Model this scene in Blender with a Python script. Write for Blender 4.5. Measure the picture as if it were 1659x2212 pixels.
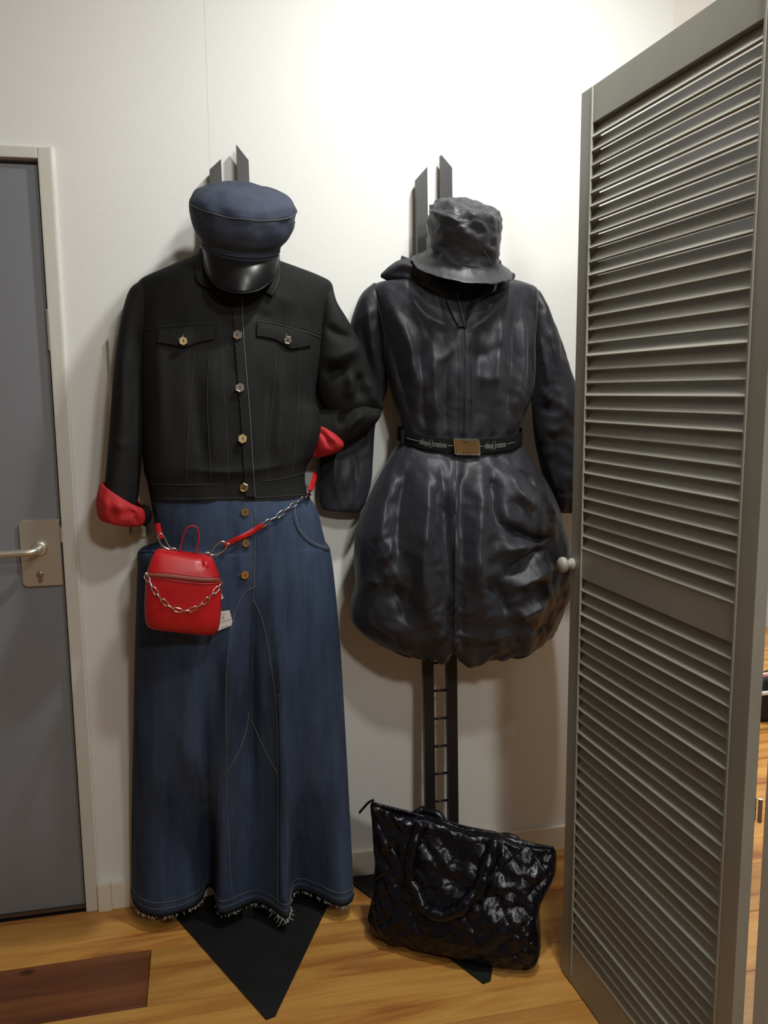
import bpy, bmesh, math, random
import numpy as np
from mathutils import Vector, Matrix, noise
from mathutils.bvhtree import BVHTree

for o in list(bpy.data.objects):
    bpy.data.objects.remove(o, do_unlink=True)
scene = bpy.context.scene
COL = scene.collection
random.seed(7)

# ------------------------------------------------------------------ camera
IMG_W, IMG_H = 1659.0, 2212.0
FPX = 1818.97
YAW, PITCH, ROLL = math.radians(12.2627), math.radians(8.1886), math.radians(-0.5372)
CAM = np.array([0.0, -2.3747, 1.4734])
_f = np.array([math.sin(YAW) * math.cos(PITCH), math.cos(YAW) * math.cos(PITCH), -math.sin(PITCH)])
_r = np.array([math.cos(YAW), -math.sin(YAW), 0.0])
_u = np.cross(_r, _f)
_c, _s = math.cos(ROLL), math.sin(ROLL)
RM = np.array([_c * _r + _s * _u, -_s * _r + _c * _u, _f])      # right, up, forward
cd = bpy.data.cameras.new('camera')
cam = bpy.data.objects.new('camera', cd)
COL.objects.link(cam)
cd.sensor_fit = 'VERTICAL'
cd.sensor_height = 24.0
cd.sensor_width = 18.0
cd.lens = FPX / IMG_H * 24.0
cd.clip_start = 0.05
m = Matrix.Identity(4)
for i in range(3):
    m[i][0], m[i][1], m[i][2], m[i][3] = RM[0][i], RM[1][i], -RM[2][i], CAM[i]
cam.matrix_world = m
scene.camera = cam

# ------------------------------------------------------------------ world, lamps, exposure
w = bpy.data.worlds.new('world')
scene.world = w
w.use_nodes = True
w.node_tree.nodes['Background'].inputs[0].default_value = (0.9, 0.95, 1.0, 1)
w.node_tree.nodes['Background'].inputs[1].default_value = 0.01
scene.view_settings.view_transform = 'Standard'
scene.view_settings.look = 'None'
scene.view_settings.exposure = 0.2
scene.view_settings.gamma = 1.0
scene.view_settings.use_curve_mapping = False


def area(name, loc, target, size, power, col, shape='DISK', size_y=None, spread=180):
    l = bpy.data.lights.new(name, 'AREA')
    l.shape = shape
    l.size = size
    if size_y:
        l.size_y = size_y
    l.energy = power
    l.color = col
    l.spread = math.radians(spread)
    o = bpy.data.objects.new(name, l)
    COL.objects.link(o)
    o.location = loc
    o.rotation_euler = (Vector(target) - Vector(loc)).to_track_quat('-Z', 'Y').to_euler()
    return o


# ceiling spot washing the back wall, and the shop's ceiling lamp further into the room
area('wall_spot_light', (0.80, -0.84, 2.86), (0.76, -0.42, 1.2), 0.12, 15, (0.99, 1.0, 0.98), spread=150)
area('ceiling_light_middle', (0.72, -2.00, 2.86), (0.60, -0.2, 1.0), 0.22, 14, (0.99, 1.0, 0.97))
area('ceiling_light_room', (0.74, -3.75, 2.86), (0.60, 0.0, 0.9), 0.32, 33, (1.0, 0.985, 0.93))
area('annex_fill_light', (2.2, 1.2, 2.86), (2.1, 1.4, 0.0), 0.4, 60, (0.97, 0.99, 1.0))  # added fill to brighten the annex wall; no lamp is known there

# ------------------------------------------------------------------ picture <-> place


def ray(px, py):
    return RM.T @ np.array([(px - IMG_W / 2) / FPX, -(py - IMG_H / 2) / FPX, 1.0])


def P(px, py, Y):
    r = ray(px, py)
    return CAM + r * ((Y - CAM[1]) / r[1])


def F(px, py, z=0.0):
    r = ray(px, py)
    return CAM + r * ((z - CAM[2]) / r[2])


def proj(V):
    d = (np.asarray(V) - CAM) @ RM.T
    return np.stack([d[..., 0] / d[..., 2] * FPX + IMG_W / 2, -d[..., 1] / d[..., 2] * FPX + IMG_H / 2], -1)


# ------------------------------------------------------------------ object helpers
ORG = {}


def tag(o, label=None, cat=None, group=None, kind=None):
    if label:
        o['label'] = label
    if cat:
        o['category'] = cat
    if group:
        o['group'] = group
    if kind:
        o['kind'] = kind
    return o


def thing(name, loc, label, cat, group=None):
    o = bpy.data.objects.new(name, None)
    COL.objects.link(o)
    o.empty_display_size = 0.05
    o.location = loc
    ORG[o.name] = np.array(loc, float)
    return tag(o, label, cat, group)


def build(name, V, Fc, mat, parent=None, smooth=True, origin=None):
    """link one mesh object; V in place coordinates (metres)"""
    V = np.asarray(V, float)
    me = bpy.data.meshes.new(name)
    po = ORG[parent.name] if parent else np.zeros(3)
    org = np.array(origin, float) if origin is not None else (po if parent else V.mean(0) * 0)
    me.from_pydata((V - org).tolist(), [], [list(map(int, f)) for f in Fc])
    me.materials.append(mat)
    if smooth:
        me.polygons.foreach_set('use_smooth', [True] * len(me.polygons))
    me.update()
    o = bpy.data.objects.new(name, me)
    COL.objects.link(o)
    if parent:
        o.parent = parent
    o.location = org - po
    ORG[o.name] = org
    return o


def link_copy(name, me, loc, parent=None):
    o = bpy.data.objects.new(name, me)
    COL.objects.link(o)
    po = ORG[parent.name] if parent else np.zeros(3)
    if parent:
        o.parent = parent
    o.location = np.array(loc, float) - po
    ORG[o.name] = np.array(loc, float)
    return o


class MB:
    """collects verts and faces of one part"""

    def __init__(s):
        s.v, s.f = [], []

    def add(s, V, Fc):
        k = len(s.v)
        s.v += [tuple(x) for x in V]
        s.f += [[i + k for i in f] for f in Fc]
        return s

    def box(s, a, b, bev=0.0, axes=None, org=(0, 0, 0)):
        """box between corners a,b (optionally in a rotated frame) with bevelled edges"""
        bm = bmesh.new()
        bmesh.ops.create_cube(bm, size=1)
        a, b = np.array(a, float), np.array(b, float)
        c, d = (a + b) / 2, np.abs(b - a)
        for v in bm.verts:
            v.co = Vector(np.array(v.co) * d + c)
        if bev > 0:
            bmesh.ops.bevel(bm, geom=bm.edges[:], offset=bev, segments=2, profile=0.7, affect='EDGES')
        V = np.array([v.co[:] for v in bm.verts])
        bm.verts.index_update()
        Fc = [[v.index for v in f.verts] for f in bm.faces]
        bm.free()
        if axes is not None:
            V = V @ np.array(axes)
        return s.add(V + np.array(org), Fc)

    def tube(s, path, rad, n=8, closed=False, caps=True, flat=1.0, up=None):
        path = np.asarray(path, float)
        N = len(path)
        rad = np.broadcast_to(np.asarray(rad, float), (N,)) if np.ndim(rad) < 2 else rad
        if closed:
            T = np.roll(path, -1, 0) - np.roll(path, 1, 0)
        else:
            T = np.gradient(path, axis=0)
        T /= np.linalg.norm(T, axis=1)[:, None] + 1e-12
        nrm = np.array(up, float) if up is not None else (np.array([0, 0, 1.0]) if abs(T[0][2]) < .9 else np.array([0, 1.0, 0]))
        V = []
        for i in range(N):
            nrm = nrm - T[i] * (nrm @ T[i])
            nrm /= np.linalg.norm(nrm) + 1e-12
            bn = np.cross(T[i], nrm)
            for k in range(n):
                a = 2 * math.pi * k / n
                V.append(path[i] + rad[i] * (math.cos(a) * bn + flat * math.sin(a) * nrm))
        Fc = []
        M = N if closed else N - 1
        for i in range(M):
            j = (i + 1) % N
            for k in range(n):
                l = (k + 1) % n
                Fc.append([i * n + k, i * n + l, j * n + l, j * n + k])
        if caps and not closed:
            Fc.append(list(range(n))[::-1])
            Fc.append([(N - 1) * n + k for k in range(n)])
        return s.add(V, Fc)

    def build(s, name, mat, parent=None, smooth=False, origin=None):
        return build(name, s.v, s.f, mat, parent, smooth, origin)


def catmull(pts, n=8):
    pts = np.asarray(pts, float)
    out = []
    N = len(pts)
    for i in range(N - 1):
        p0 = pts[max(i - 1, 0)]
        p1, p2 = pts[i], pts[i + 1]
        p3 = pts[min(i + 2, N - 1)]
        for k in range(n):
            t = k / n
            out.append(0.5 * ((2 * p1) + (-p0 + p2) * t + (2 * p0 - 5 * p1 + 4 * p2 - p3) * t * t + (-p0 + 3 * p1 - 3 * p2 + p3) * t ** 3))
    out.append(pts[-1])
    return np.array(out)


def resample(path, n):
    path = np.asarray(path, float)
    d = np.r_[0, np.cumsum(np.linalg.norm(np.diff(path, axis=0), axis=1))]
    t = np.linspace(0, d[-1], n)
    return np.stack([np.interp(t, d, path[:, k]) for k in range(path.shape[1])], -1)


def smoothstep(a, b, x):
    t = np.clip((x - a) / (b - a), 0, 1)
    return t * t * (3 - 2 * t)


def ridge_field(XY, ridges, sharp=0.0):
    """sum of fold heights (metres) at picture points XY (N,2)"""
    H = np.zeros(len(XY))
    for path, amp, wl, wr in ridges:
        path = np.asarray(path, float)
        if len(path) > 2:
            path = catmull(path, 5)
        seg = np.linalg.norm(np.diff(path, axis=0), axis=1)
        tot = seg.sum()
        acc = 0.0
        bd = np.full(len(XY), 1e9)
        bs = np.zeros(len(XY))
        bt = np.zeros(len(XY))
        for i in range(len(path) - 1):
            a, b = path[i], path[i + 1]
            ab = b - a
            L2 = ab @ ab + 1e-9
            t = ((XY - a) @ ab) / L2
            tc = np.clip(t, 0, 1)
            q = a + tc[:, None] * ab
            d = np.linalg.norm(XY - q, axis=1)
            cr = ab[0] * (XY[:, 1] - a[1]) - ab[1] * (XY[:, 0] - a[0])
            better = d < bd
            bd = np.where(better, d, bd)
            bs = np.where(better, np.sign(cr), bs)
            bt = np.where(better, (acc + tc * seg[i]) / tot, bt)
            acc += seg[i]
        # heading down the picture, left side has cr>0
        wdt = np.where(bs > 0, wl, wr)
        dn = bd / wdt
        prof = (1 - sharp) * np.exp(-dn ** 2 * 1.6) + sharp * np.exp(-2.3 * (np.sqrt(dn ** 2 + .006) - .0775))
        fade = smoothstep(0, .32, bt) * smoothstep(0, .32, 1 - bt)
        H += amp * prof * (0.12 + 0.88 * fade) * np.where((bt <= 0) | (bt >= 1), 0.6, 1)
    return H


def fnoise(V, freq, seed=0.0, stretch=(1, 1, 1)):
    s = np.array(stretch)
    return np.array([noise.noise(Vector(((v * s) * freq + seed).tolist())) for v in V])


def rnoise(V, freq, seed=0.0, stretch=(1, 1, 1), octv=3):
    """creased noise: sharp ridges between soft hollows"""
    out = np.zeros(len(V))
    a, tot = 1.0, 0.0
    for k in range(octv):
        out += a * (1 - 2.2 * np.abs(fnoise(V, freq * 2 ** k, seed + 7.3 * k, stretch)))
        tot += a
        a *= .5
    return out / tot


def facet(v, freq, seed, K=6, stretch=(1, 1, 1)):
    """crumpled sheet: straight creases with flat facets between them"""
    rng = np.random.RandomState(seed)
    v = v * np.array(stretch)
    out = np.zeros(len(v))
    for k in range(K):
        d = rng.normal(size=3) * np.array([1, .4, 1])
        d /= np.linalg.norm(d)
        wp = fnoise(v, freq * .45, seed + 3.7 * k) * rng.uniform(.5, 1.1)
        x = (v @ d) * freq * rng.uniform(.55, 1.3) + rng.uniform(0, 1) + wp
        mask = smoothstep(-.25, .35, fnoise(v, freq * .4, seed + 11.3 + k))
        out += mask * (np.abs((x % 1) - .5) * 4 - 1) * rng.uniform(.5, 1)
    return out / K ** .5


def loft(rows, nrow=14, nth=96, p=2.0, ridges=(), disp=None, cap_top=False, cap_bot=False, edgefade=0.35, post=None, sharp=0.0):
    """closed tube of sections; rows of (xl,yl,Yl, xr,yr,Yr, front, back): picture points of the two
    outlines with their distance in the place, and the half depths towards and away from the viewer"""
    rows = np.asarray(rows, float)
    R = catmull(rows, nrow)
    th = np.linspace(0, 2 * math.pi, nth, endpoint=False)
    ct, st = np.cos(th), np.sin(th)
    e = 2.0 / p
    sx = np.sign(ct) * np.abs(ct) ** e
    sy = np.sign(st) * np.abs(st) ** e
    V = np.zeros((len(R), nth, 3))
    D = np.zeros((len(R), 3))
    for i, r in enumerate(R):
        A, B = P(r[0], r[1], r[2]), P(r[3], r[4], r[5])
        c, h = (A + B) / 2, (B - A) / 2
        hu = h / (np.linalg.norm(h) + 1e-9)
        d = np.array([0, -1.0, 0])
        d = d - hu * (d @ hu)
        d /= np.linalg.norm(d) + 1e-9
        D[i] = d
        dep = np.where(sy > 0, r[6], r[7]) * sy
        V[i] = c + sx[:, None] * h + dep[:, None] * d
    wgt = np.clip(st, 0, 1) ** edgefade
    flat = V.reshape(-1, 3)
    off = np.zeros(len(flat))
    if len(ridges):
        off += ridge_field(proj(flat), ridges, sharp) * np.tile(wgt, len(R))
    if disp is not None:
        off += disp(flat, np.repeat(np.linspace(0, 1, len(R)), nth), np.tile(th, len(R)))
    flat = flat + off[:, None] * np.repeat(D, nth, 0)
    if post is not None:
        flat = post(flat, np.repeat(np.linspace(0, 1, len(R)), nth), np.tile(th, len(R)))
    Fc = []
    for i in range(len(R) - 1):
        for k in range(nth):
            l = (k + 1) % nth
            Fc.append([i * nth + k, i * nth + l, (i + 1) * nth + l, (i + 1) * nth + k])
    V = [tuple(v) for v in flat]
    for do, base in ((cap_top, 0), (cap_bot, (len(R) - 1) * nth)):
        if do:
            c = flat[base:base + nth].mean(0)
            V.append(tuple(c))
            ci = len(V) - 1
            for k in range(nth):
                l = (k + 1) % nth
                Fc.append([base + l, base + k, ci] if base == 0 else [base + k, base + l, ci])
    return V, Fc


class Surf:
    """ray-casts picture points on to already built shapes"""

    def __init__(s, *objs):
        V, Fc = [], []
        for o in objs:
            k = len(V)
            og = Vector(ORG[o.name].tolist())
            V += [v.co + og for v in o.data.vertices]
            Fc += [[i + k for i in p.vertices] for p in o.data.polygons]
        s.t = BVHTree.FromPolygons(V, Fc)

    def hit(s, px, py, off=0.0, fallback=None):
        r = Vector(ray(px, py).tolist()).normalized()
        loc, nn, idx, dist = s.t.ray_cast(Vector(CAM.tolist()), r)
        if loc is None:
            if fallback is not None:
                return np.array(P(px, py, fallback)), np.array([0, -1.0, 0])
            loc, nn, idx, dist = s.t.find_nearest(Vector((CAM + np.array(r) * 2.25).tolist()))
        if nn.dot(r) > 0:
            nn = -nn
        return np.array(loc) + off * np.array(nn), np.array(nn)

    def path(s, pts, n=40, off=0.0, smooth=True, fallback=None):
        pp = catmull(pts, 8) if smooth and len(pts) > 2 else np.asarray(pts, float)
        pp = resample(pp, n)
        return np.array([s.hit(x, y, off, fallback)[0] for x, y in pp])


def patch(surf, top, bot, nu=24, nv=10, off=0.003, thick=0.002, crown=0.0, fallback=None, offs=None):
    """a sheet lying on a surface, between two picture curves of its upper and lower edge"""
    a = resample(catmull(top, 6) if len(top) > 2 else top, nu)
    b = resample(catmull(bot, 6) if len(bot) > 2 else bot, nu)
    Vt, Vb = [], []
    for j in range(nv):
        t = j / (nv - 1)
        for i in range(nu):
            q = a[i] * (1 - t) + b[i] * t
            o = off + crown * math.sin(math.pi * t) * math.sin(math.pi * i / (nu - 1))
            if offs is not None:
                o += offs(i / (nu - 1), t)
            h, nn = surf.hit(q[0], q[1], 0.0, fallback)
            rr = -ray(*q)
            rr /= np.linalg.norm(rr)
            d = nn * .4 + rr * .6
            d /= np.linalg.norm(d)
            Vt.append(h + d * o)
            Vb.append(h + d * (o - thick))
    Fc = []
    n = nu * nv
    g = lambda i, j: j * nu + i
    for j in range(nv - 1):
        for i in range(nu - 1):
            Fc.append([g(i, j), g(i, j + 1), g(i + 1, j + 1), g(i + 1, j)])
            Fc.append([n + g(i, j), n + g(i + 1, j), n + g(i + 1, j + 1), n + g(i, j + 1)])
    for i in range(nu - 1):
        Fc.append([g(i, 0), g(i + 1, 0), n + g(i + 1, 0), n + g(i, 0)])
        Fc.append([g(i + 1, nv - 1), g(i, nv - 1), n + g(i, nv - 1), n + g(i + 1, nv - 1)])
    for j in range(nv - 1):
        Fc.append([g(0, j + 1), g(0, j), n + g(0, j), n + g(0, j + 1)])
        Fc.append([g(nu - 1, j), g(nu - 1, j + 1), n + g(nu - 1, j + 1), n + g(nu - 1, j)])
    return Vt + Vb, Fc


def lathe(profile, axis_o, axis_d, n=28, sq=None):
    """profile of (r, h) revolved about axis"""
    d = np.array(axis_d, float)
    d /= np.linalg.norm(d)
    u = np.cross(d, [0, 0, 1.0])
    if np.linalg.norm(u) < .1:
        u = np.cross(d, [0, 1.0, 0])
    u /= np.linalg.norm(u)
    v = np.cross(d, u)
    V, Fc = [], []
    for r, h in profile:
        for k in range(n):
            a = 2 * math.pi * k / n
            V.append(np.array(axis_o) + d * h + r * (u * math.cos(a) + v * math.sin(a)))
    for i in range(len(profile) - 1):
        for k in range(n):
            l = (k + 1) % n
            Fc.append([i * n + k, (i + 1) * n + k, (i + 1) * n + l, i * n + l])
    Fc.append(list(range(n)))
    Fc.append([(len(profile) - 1) * n + k for k in range(n)][::-1])
    return V, Fc


# ------------------------------------------------------------------ materials
def newmat(name):
    mt = bpy.data.materials.new(name)
    mt.use_nodes = True
    nt = mt.node_tree
    b = nt.nodes['Principled BSDF']
    return mt, nt, b


def N(nt, typ, **kw):
    n = nt.nodes.new(typ)
    for k, v in kw.items():
        if k.startswith('i_'):
            key = k[2:]
            key = int(key) if key.isdigit() else key.replace('_', ' ')
            n.inputs[key].default_value = v
        else:
            setattr(n, k, v)
    return n


def ramp(nt, src, stops):
    r = nt.nodes.new('ShaderNodeValToRGB')
    el = r.color_ramp.elements
    while len(el) < len(stops):
        el.new(0.5)
    for e, (p, c) in zip(el, stops):
        e.position = p
        e.color = (*c, 1)
    nt.links.new(src, r.inputs[0])
    return r


def coords(nt, scale=(1, 1, 1), out='Object', loc=(0, 0, 0), rot=(0, 0, 0)):
    tc = nt.nodes.new('ShaderNodeTexCoord')
    mp = nt.nodes.new('ShaderNodeMapping')
    mp.inputs['Scale'].default_value = scale
    mp.inputs['Location'].default_value = loc
    mp.inputs['Rotation'].default_value = rot
    nt.links.new(tc.outputs[out], mp.inputs[0])
    return mp.outputs[0]


def bump(nt, b, src, strength, dist, prev=None):
    n = nt.nodes.new('ShaderNodeBump')
    n.inputs['Strength'].default_value = strength
    n.inputs['Distance'].default_value = dist
    nt.links.new(src, n.inputs['Height'])
    if prev is not None:
        nt.links.new(prev.outputs[0], n.inputs['Normal'])
    nt.links.new(n.outputs[0], b.inputs['Normal'])
    return n


def plain(name, col, rough=0.5, metal=0.0, spec=0.5, var=0.0, vscale=20, bmp=0.0, bscale=200, bdist=0.001, coat=0.0):
    mt, nt, b = newmat(name)
    b.inputs['Base Color'].default_value = (*col, 1)
    b.inputs['Roughness'].default_value = rough
    b.inputs['Metallic'].default_value = metal
    b.inputs['Specular IOR Level'].default_value = spec
    b.inputs['Coat Weight'].default_value = coat
    if var > 0:
        c = coords(nt)
        nz = N(nt, 'ShaderNodeTexNoise', i_Scale=vscale, i_Detail=4.0)
        nt.links.new(c, nz.inputs[0])
        rp = ramp(nt, nz.outputs[0], [(0.3, tuple(x * (1 - var) for x in col)), (0.7, tuple(min(1, x * (1 + var)) for x in col))])
        nt.links.new(rp.outputs[0], b.inputs['Base Color'])
    if bmp > 0:
        c = coords(nt)
        nz = N(nt, 'ShaderNodeTexNoise', i_Scale=bscale, i_Detail=3.0)
        nt.links.new(c, nz.inputs[0])
        bump(nt, b, nz.outputs[0], bmp, bdist)
    return mt


def denim(name, dark, light, streak=60, rough=0.85, wear=0.5, sheen=0.0):
    mt, nt, b = newmat(name)
    b.inputs['Roughness'].default_value = rough
    b.inputs['Specular IOR Level'].default_value = 0.25
    b.inputs['Sheen Weight'].default_value = sheen
    b.inputs['Sheen Roughness'].default_value = 0.5
    c1 = coords(nt, (streak, streak, 5))
    n1 = N(nt, 'ShaderNodeTexNoise', i_Scale=1.0, i_Detail=4.0, i_Roughness=0.6)
    nt.links.new(c1, n1.inputs[0])
    c2 = coords(nt, (5, 5, 2.2))
    n2 = N(nt, 'ShaderNodeTexNoise', i_Scale=1.0, i_Detail=5.0, i_Roughness=0.55)
    nt.links.new(c2, n2.inputs[0])
    mx = N(nt, 'ShaderNodeMath', operation='MULTIPLY_ADD')
    nt.links.new(n1.outputs[0], mx.inputs[0])
    mx.inputs[1].default_value = 0.28
    ml = N(nt, 'ShaderNodeMath', operation='MULTIPLY')
    nt.links.new(n2.outputs[0], ml.inputs[0])
    ml.inputs[1].default_value = 0.72
    nt.links.new(ml.outputs[0], mx.inputs[2])
    rp = ramp(nt, mx.outputs[0], [(0.36, dark), (0.36 + 0.34 * (1.2 - wear * .5), light)])
    nt.links.new(rp.outputs[0], b.inputs['Base Color'])
    # twill
    wv = N(nt, 'ShaderNodeTexWave', i_Scale=260.0, i_Distortion=1.0)
    wv.bands_direction = 'DIAGONAL'
    nt.links.new(coords(nt), wv.inputs[0])
    bb = bump(nt, b, wv.outputs[0], 0.25, 0.0004)
    n3 = N(nt, 'ShaderNodeTexNoise', i_Scale=35.0, i_Detail=3.0)
    nt.links.new(coords(nt, (1, 1, .5)), n3.inputs[0])
    bump(nt, b, n3.outputs[0], 0.25, 0.004, bb)
    return mt


def nylon(name, col, rough=0.42, crease=0.5, scale=28, dist=0.006, spec=0.5, sheen=0.0, fine=0.35):
    mt, nt, b = newmat(name)
    b.inputs['Base Color'].default_value = (*col, 1)
    b.inputs['Roughness'].default_value = rough
    b.inputs['Specular IOR Level'].default_value = spec
    b.inputs['Sheen Weight'].default_value = sheen
    b.inputs['Sheen Roughness'].default_value = 0.4
    c = coords(nt, (1, 1, .7))
    wz = N(nt, 'ShaderNodeTexNoise', i_Scale=9.0, i_Detail=2.0)
    nt.links.new(c, wz.inputs[0])
    ad = N(nt, 'ShaderNodeMixRGB', blend_type='ADD')
    ad.inputs[0].default_value = 0.16
    nt.links.new(c, ad.inputs[1])
    nt.links.new(wz.outputs[1], ad.inputs[2])
    vo = N(nt, 'ShaderNodeTexNoise', i_Scale=scale, i_Detail=2.0, noise_type='RIDGED_MULTIFRACTAL')
    nt.links.new(ad.outputs[0], vo.inputs[0])
    b1 = bump(nt, b, vo.outputs[0], crease, dist)
    n2 = N(nt, 'ShaderNodeTexNoise', i_Scale=70.0, i_Detail=3.0, i_Distortion=0.6)
    nt.links.new(ad.outputs[0], n2.inputs[0])
    bump(nt, b, n2.outputs[0], fine, 0.002, b1)
    return mt


def wall_material(name, col, seam=None):
    mt, nt, b = newmat(name)
    b.inputs['Roughness'].default_value = 0.7
    b.inputs['Specular IOR Level'].default_value = 0.25
    c = coords(nt)
    nz = N(nt, 'ShaderNodeTexNoise', i_Scale=2.2, i_Detail=3.0)
    nt.links.new(c, nz.inputs[0])
    rp = ramp(nt, nz.outputs[0], [(0.3, tuple(x * .975 for x in col)), (0.7, col)])
    n2 = N(nt, 'ShaderNodeTexNoise', i_Scale=45.0, i_Detail=5.0, i_Roughness=0.6)
    nt.links.new(c, n2.inputs[0])
    bb = bump(nt, b, n2.outputs[0], 0.12, 0.004)
    vo = N(nt, 'ShaderNodeTexVoronoi', i_Scale=7.0)
    nt.links.new(c, vo.inputs[0])
    sm = N(nt, 'ShaderNodeMath', operation='LESS_THAN')
    sm.inputs[1].default_value = 0.02
    nt.links.new(vo.outputs['Distance'], sm.inputs[0])
    b2 = bump(nt, b, sm.outputs[0], 0.3, 0.001, bb)
    if seam is not None:
        sp = N(nt, 'ShaderNodeSeparateXYZ')
        nt.links.new(c, sp.inputs[0])
        wob = N(nt, 'ShaderNodeMath', operation='MULTIPLY_ADD')
        nt.links.new(nz.outputs[0], wob.inputs[0])
        wob.inputs[1].default_value = 0.006
        nt.links.new(sp.outputs[0], wob.inputs[2])
        cm = N(nt, 'ShaderNodeMath', operation='COMPARE')
        nt.links.new(wob.outputs[0], cm.inputs[0])
        cm.inputs[1].default_value = seam
        cm.inputs[2].default_value = 0.0011
        gt = N(nt, 'ShaderNodeMath', operation='GREATER_THAN')
        nt.links.new(sp.outputs[2], gt.inputs[0])
        gt.inputs[1].default_value = 1.6
        mu = N(nt, 'ShaderNodeMath', operation='MULTIPLY')
        nt.links.new(cm.outputs[0], mu.inputs[0])
        nt.links.new(gt.outputs[0], mu.inputs[1])
        mxx = N(nt, 'ShaderNodeMixRGB')
        mxx.inputs[2].default_value = (*[x * .84 for x in col], 1)
        nt.links.new(mu.outputs[0], mxx.inputs[0])
        nt.links.new(rp.outputs[0], mxx.inputs[1])
        nt.links.new(mxx.outputs[0], b.inputs['Base Color'])
    else:
        nt.links.new(rp.outputs[0], b.inputs['Base Color'])
    return mt


def pine(name, base, light, dark):
    mt, nt, b = newmat(name)
    b.inputs['Roughness'].default_value = 0.42
    b.inputs['Specular IOR Level'].default_value = 0.4
    oi = N(nt, 'ShaderNodeObjectInfo')
    tc = nt.nodes.new('ShaderNodeTexCoord')
    ml = N(nt, 'ShaderNodeVectorMath', operation='SCALE')
    cx = N(nt, 'ShaderNodeCombineXYZ')
    nt.links.new(oi.outputs['Random'], cx.inputs[0])
    nt.links.new(oi.outputs['Random'], cx.inputs[1])
    nt.links.new(cx.outputs[0], ml.inputs[0])
    ml.inputs['Scale'].default_value = 37.0
    av = N(nt, 'ShaderNodeVectorMath', operation='ADD')
    nt.links.new(tc.outputs['Object'], av.inputs[0])
    nt.links.new(ml.outputs[0], av.inputs[1])
    mp = N(nt, 'ShaderNodeMapping')
    mp.inputs['Scale'].default_value = (1.3, 13, 1)
    nt.links.new(av.outputs[0], mp.inputs[0])
    nz = N(nt, 'ShaderNodeTexNoise', i_Scale=1.0, i_Detail=5.0, i_Roughness=0.55, i_Distortion=0.8)
    nt.links.new(mp.outputs[0], nz.inputs[0])
    rp = ramp(nt, nz.outputs[0], [(0.33, dark), (0.46, base), (0.6, light), (0.75, base)])
    # fine grain
    mp2 = N(nt, 'ShaderNodeMapping')
    mp2.inputs['Scale'].default_value = (5, 140, 1)
    nt.links.new(av.outputs[0], mp2.inputs[0])
    n2 = N(nt, 'ShaderNodeTexNoise', i_Scale=1.0, i_Detail=3.0)
    nt.links.new(mp2.outputs[0], n2.inputs[0])
    m1 = N(nt, 'ShaderNodeMixRGB', blend_type='MULTIPLY')
    m1.inputs[0].default_value = 0.35
    nt.links.new(rp.outputs[0], m1.inputs[1])
    nt.links.new(n2.outputs[0], m1.inputs[2])
    # knots
    mp3 = N(nt, 'ShaderNodeMapping')
    mp3.inputs['Scale'].default_value = (3.4, 6.2, 1)
    nt.links.new(av.outputs[0], mp3.inputs[0])
    vo = N(nt, 'ShaderNodeTexVoronoi', i_Scale=1.0)
    nt.links.new(mp3.outputs[0], vo.inputs[0])
    kr = ramp(nt, vo.outputs['Distance'], [(0.0, (0, 0, 0)), (0.05, (0.25, 0.25, 0.25)), (0.085, (1, 1, 1))])
    m2 = N(nt, 'ShaderNodeMixRGB')
    m2.inputs[1].default_value = (dark[0] * .35, dark[1] * .3, dark[2] * .3, 1)
    nt.links.new(kr.outputs[0], m2.inputs[0])
    nt.links.new(m1.outputs[0], m2.inputs[2])
    hs = N(nt, 'ShaderNodeHueSaturation')
    vr = N(nt, 'ShaderNodeMapRange', i_3=0.85, i_4=1.12)
    nt.links.new(oi.outputs['Random'], vr.inputs[0])
    nt.links.new(vr.outputs[0], hs.inputs['Value'])
    nt.links.new(m2.outputs[0], hs.inputs['Color'])
    nt.links.new(hs.outputs[0], b.inputs['Base Color'])
    bump(nt, b, n2.outputs[0], 0.08, 0.001)
    return mt


M = {}
M['wall'] = wall_material('white_wall_paint', (0.79, 0.79, 0.755), seam=0.058)
M['wall_plain'] = wall_material('white_room_paint', (0.79, 0.79, 0.755))
M['shopwall'] = wall_material('low_bounce_wall_grey', (0.36, 0.36, 0.345))  # for the unseen walls, greyed to cut bounced fill light
M['ceil'] = plain('ceiling_paint', (0.82, 0.82, 0.80), 0.8)
M['base'] = plain('cream_baseboard_paint', (0.74, 0.69, 0.58), 0.4, var=.05, vscale=6)
M['frame'] = plain('door_frame_paint', (0.62, 0.61, 0.54), 0.45, var=.04, vscale=5)
M['door'] = plain('grey_door_laminate', (0.205, 0.215, 0.235), 0.45, var=.04, vscale=3)
M['alu'] = plain('brushed_aluminium', (0.72, 0.68, 0.60), 0.38, metal=0.85, bmp=.05, bscale=500)
M['brass'] = plain('cylinder_brass', (0.42, 0.33, 0.22), 0.35, metal=0.9)
M['dark'] = plain('dark_gap', (0.03, 0.025, 0.02), 0.8)
M['pine'] = pine('pine_boards', (0.52, 0.230, 0.050), (0.66, 0.34, 0.080), (0.32, 0.098, 0.020))
M['pine_dark'] = pine('dark_pine_board', (0.20, 0.068, 0.024), (0.25, 0.09, 0.03), (0.13, 0.04, 0.016))
M['subfloor'] = plain('subfloor', (0.05, 0.03, 0.02), 0.9)
M['louvre'] = plain('grey_louvre_paint', (0.30, 0.295, 0.25), 0.42, var=.05, vscale=8, bmp=.05, bscale=90)
M['steel'] = plain('hinge_steel', (0.45, 0.44, 0.42), 0.35, metal=1)
M['stand'] = plain('black_stand_steel', (0.012, 0.011, 0.011), 0.42, spec=0.5, bmp=.05, bscale=300)
M['plate'] = plain('black_base_plate', (0.008, 0.008, 0.008), 0.55, spec=0.35, var=.3, vscale=9)
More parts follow.
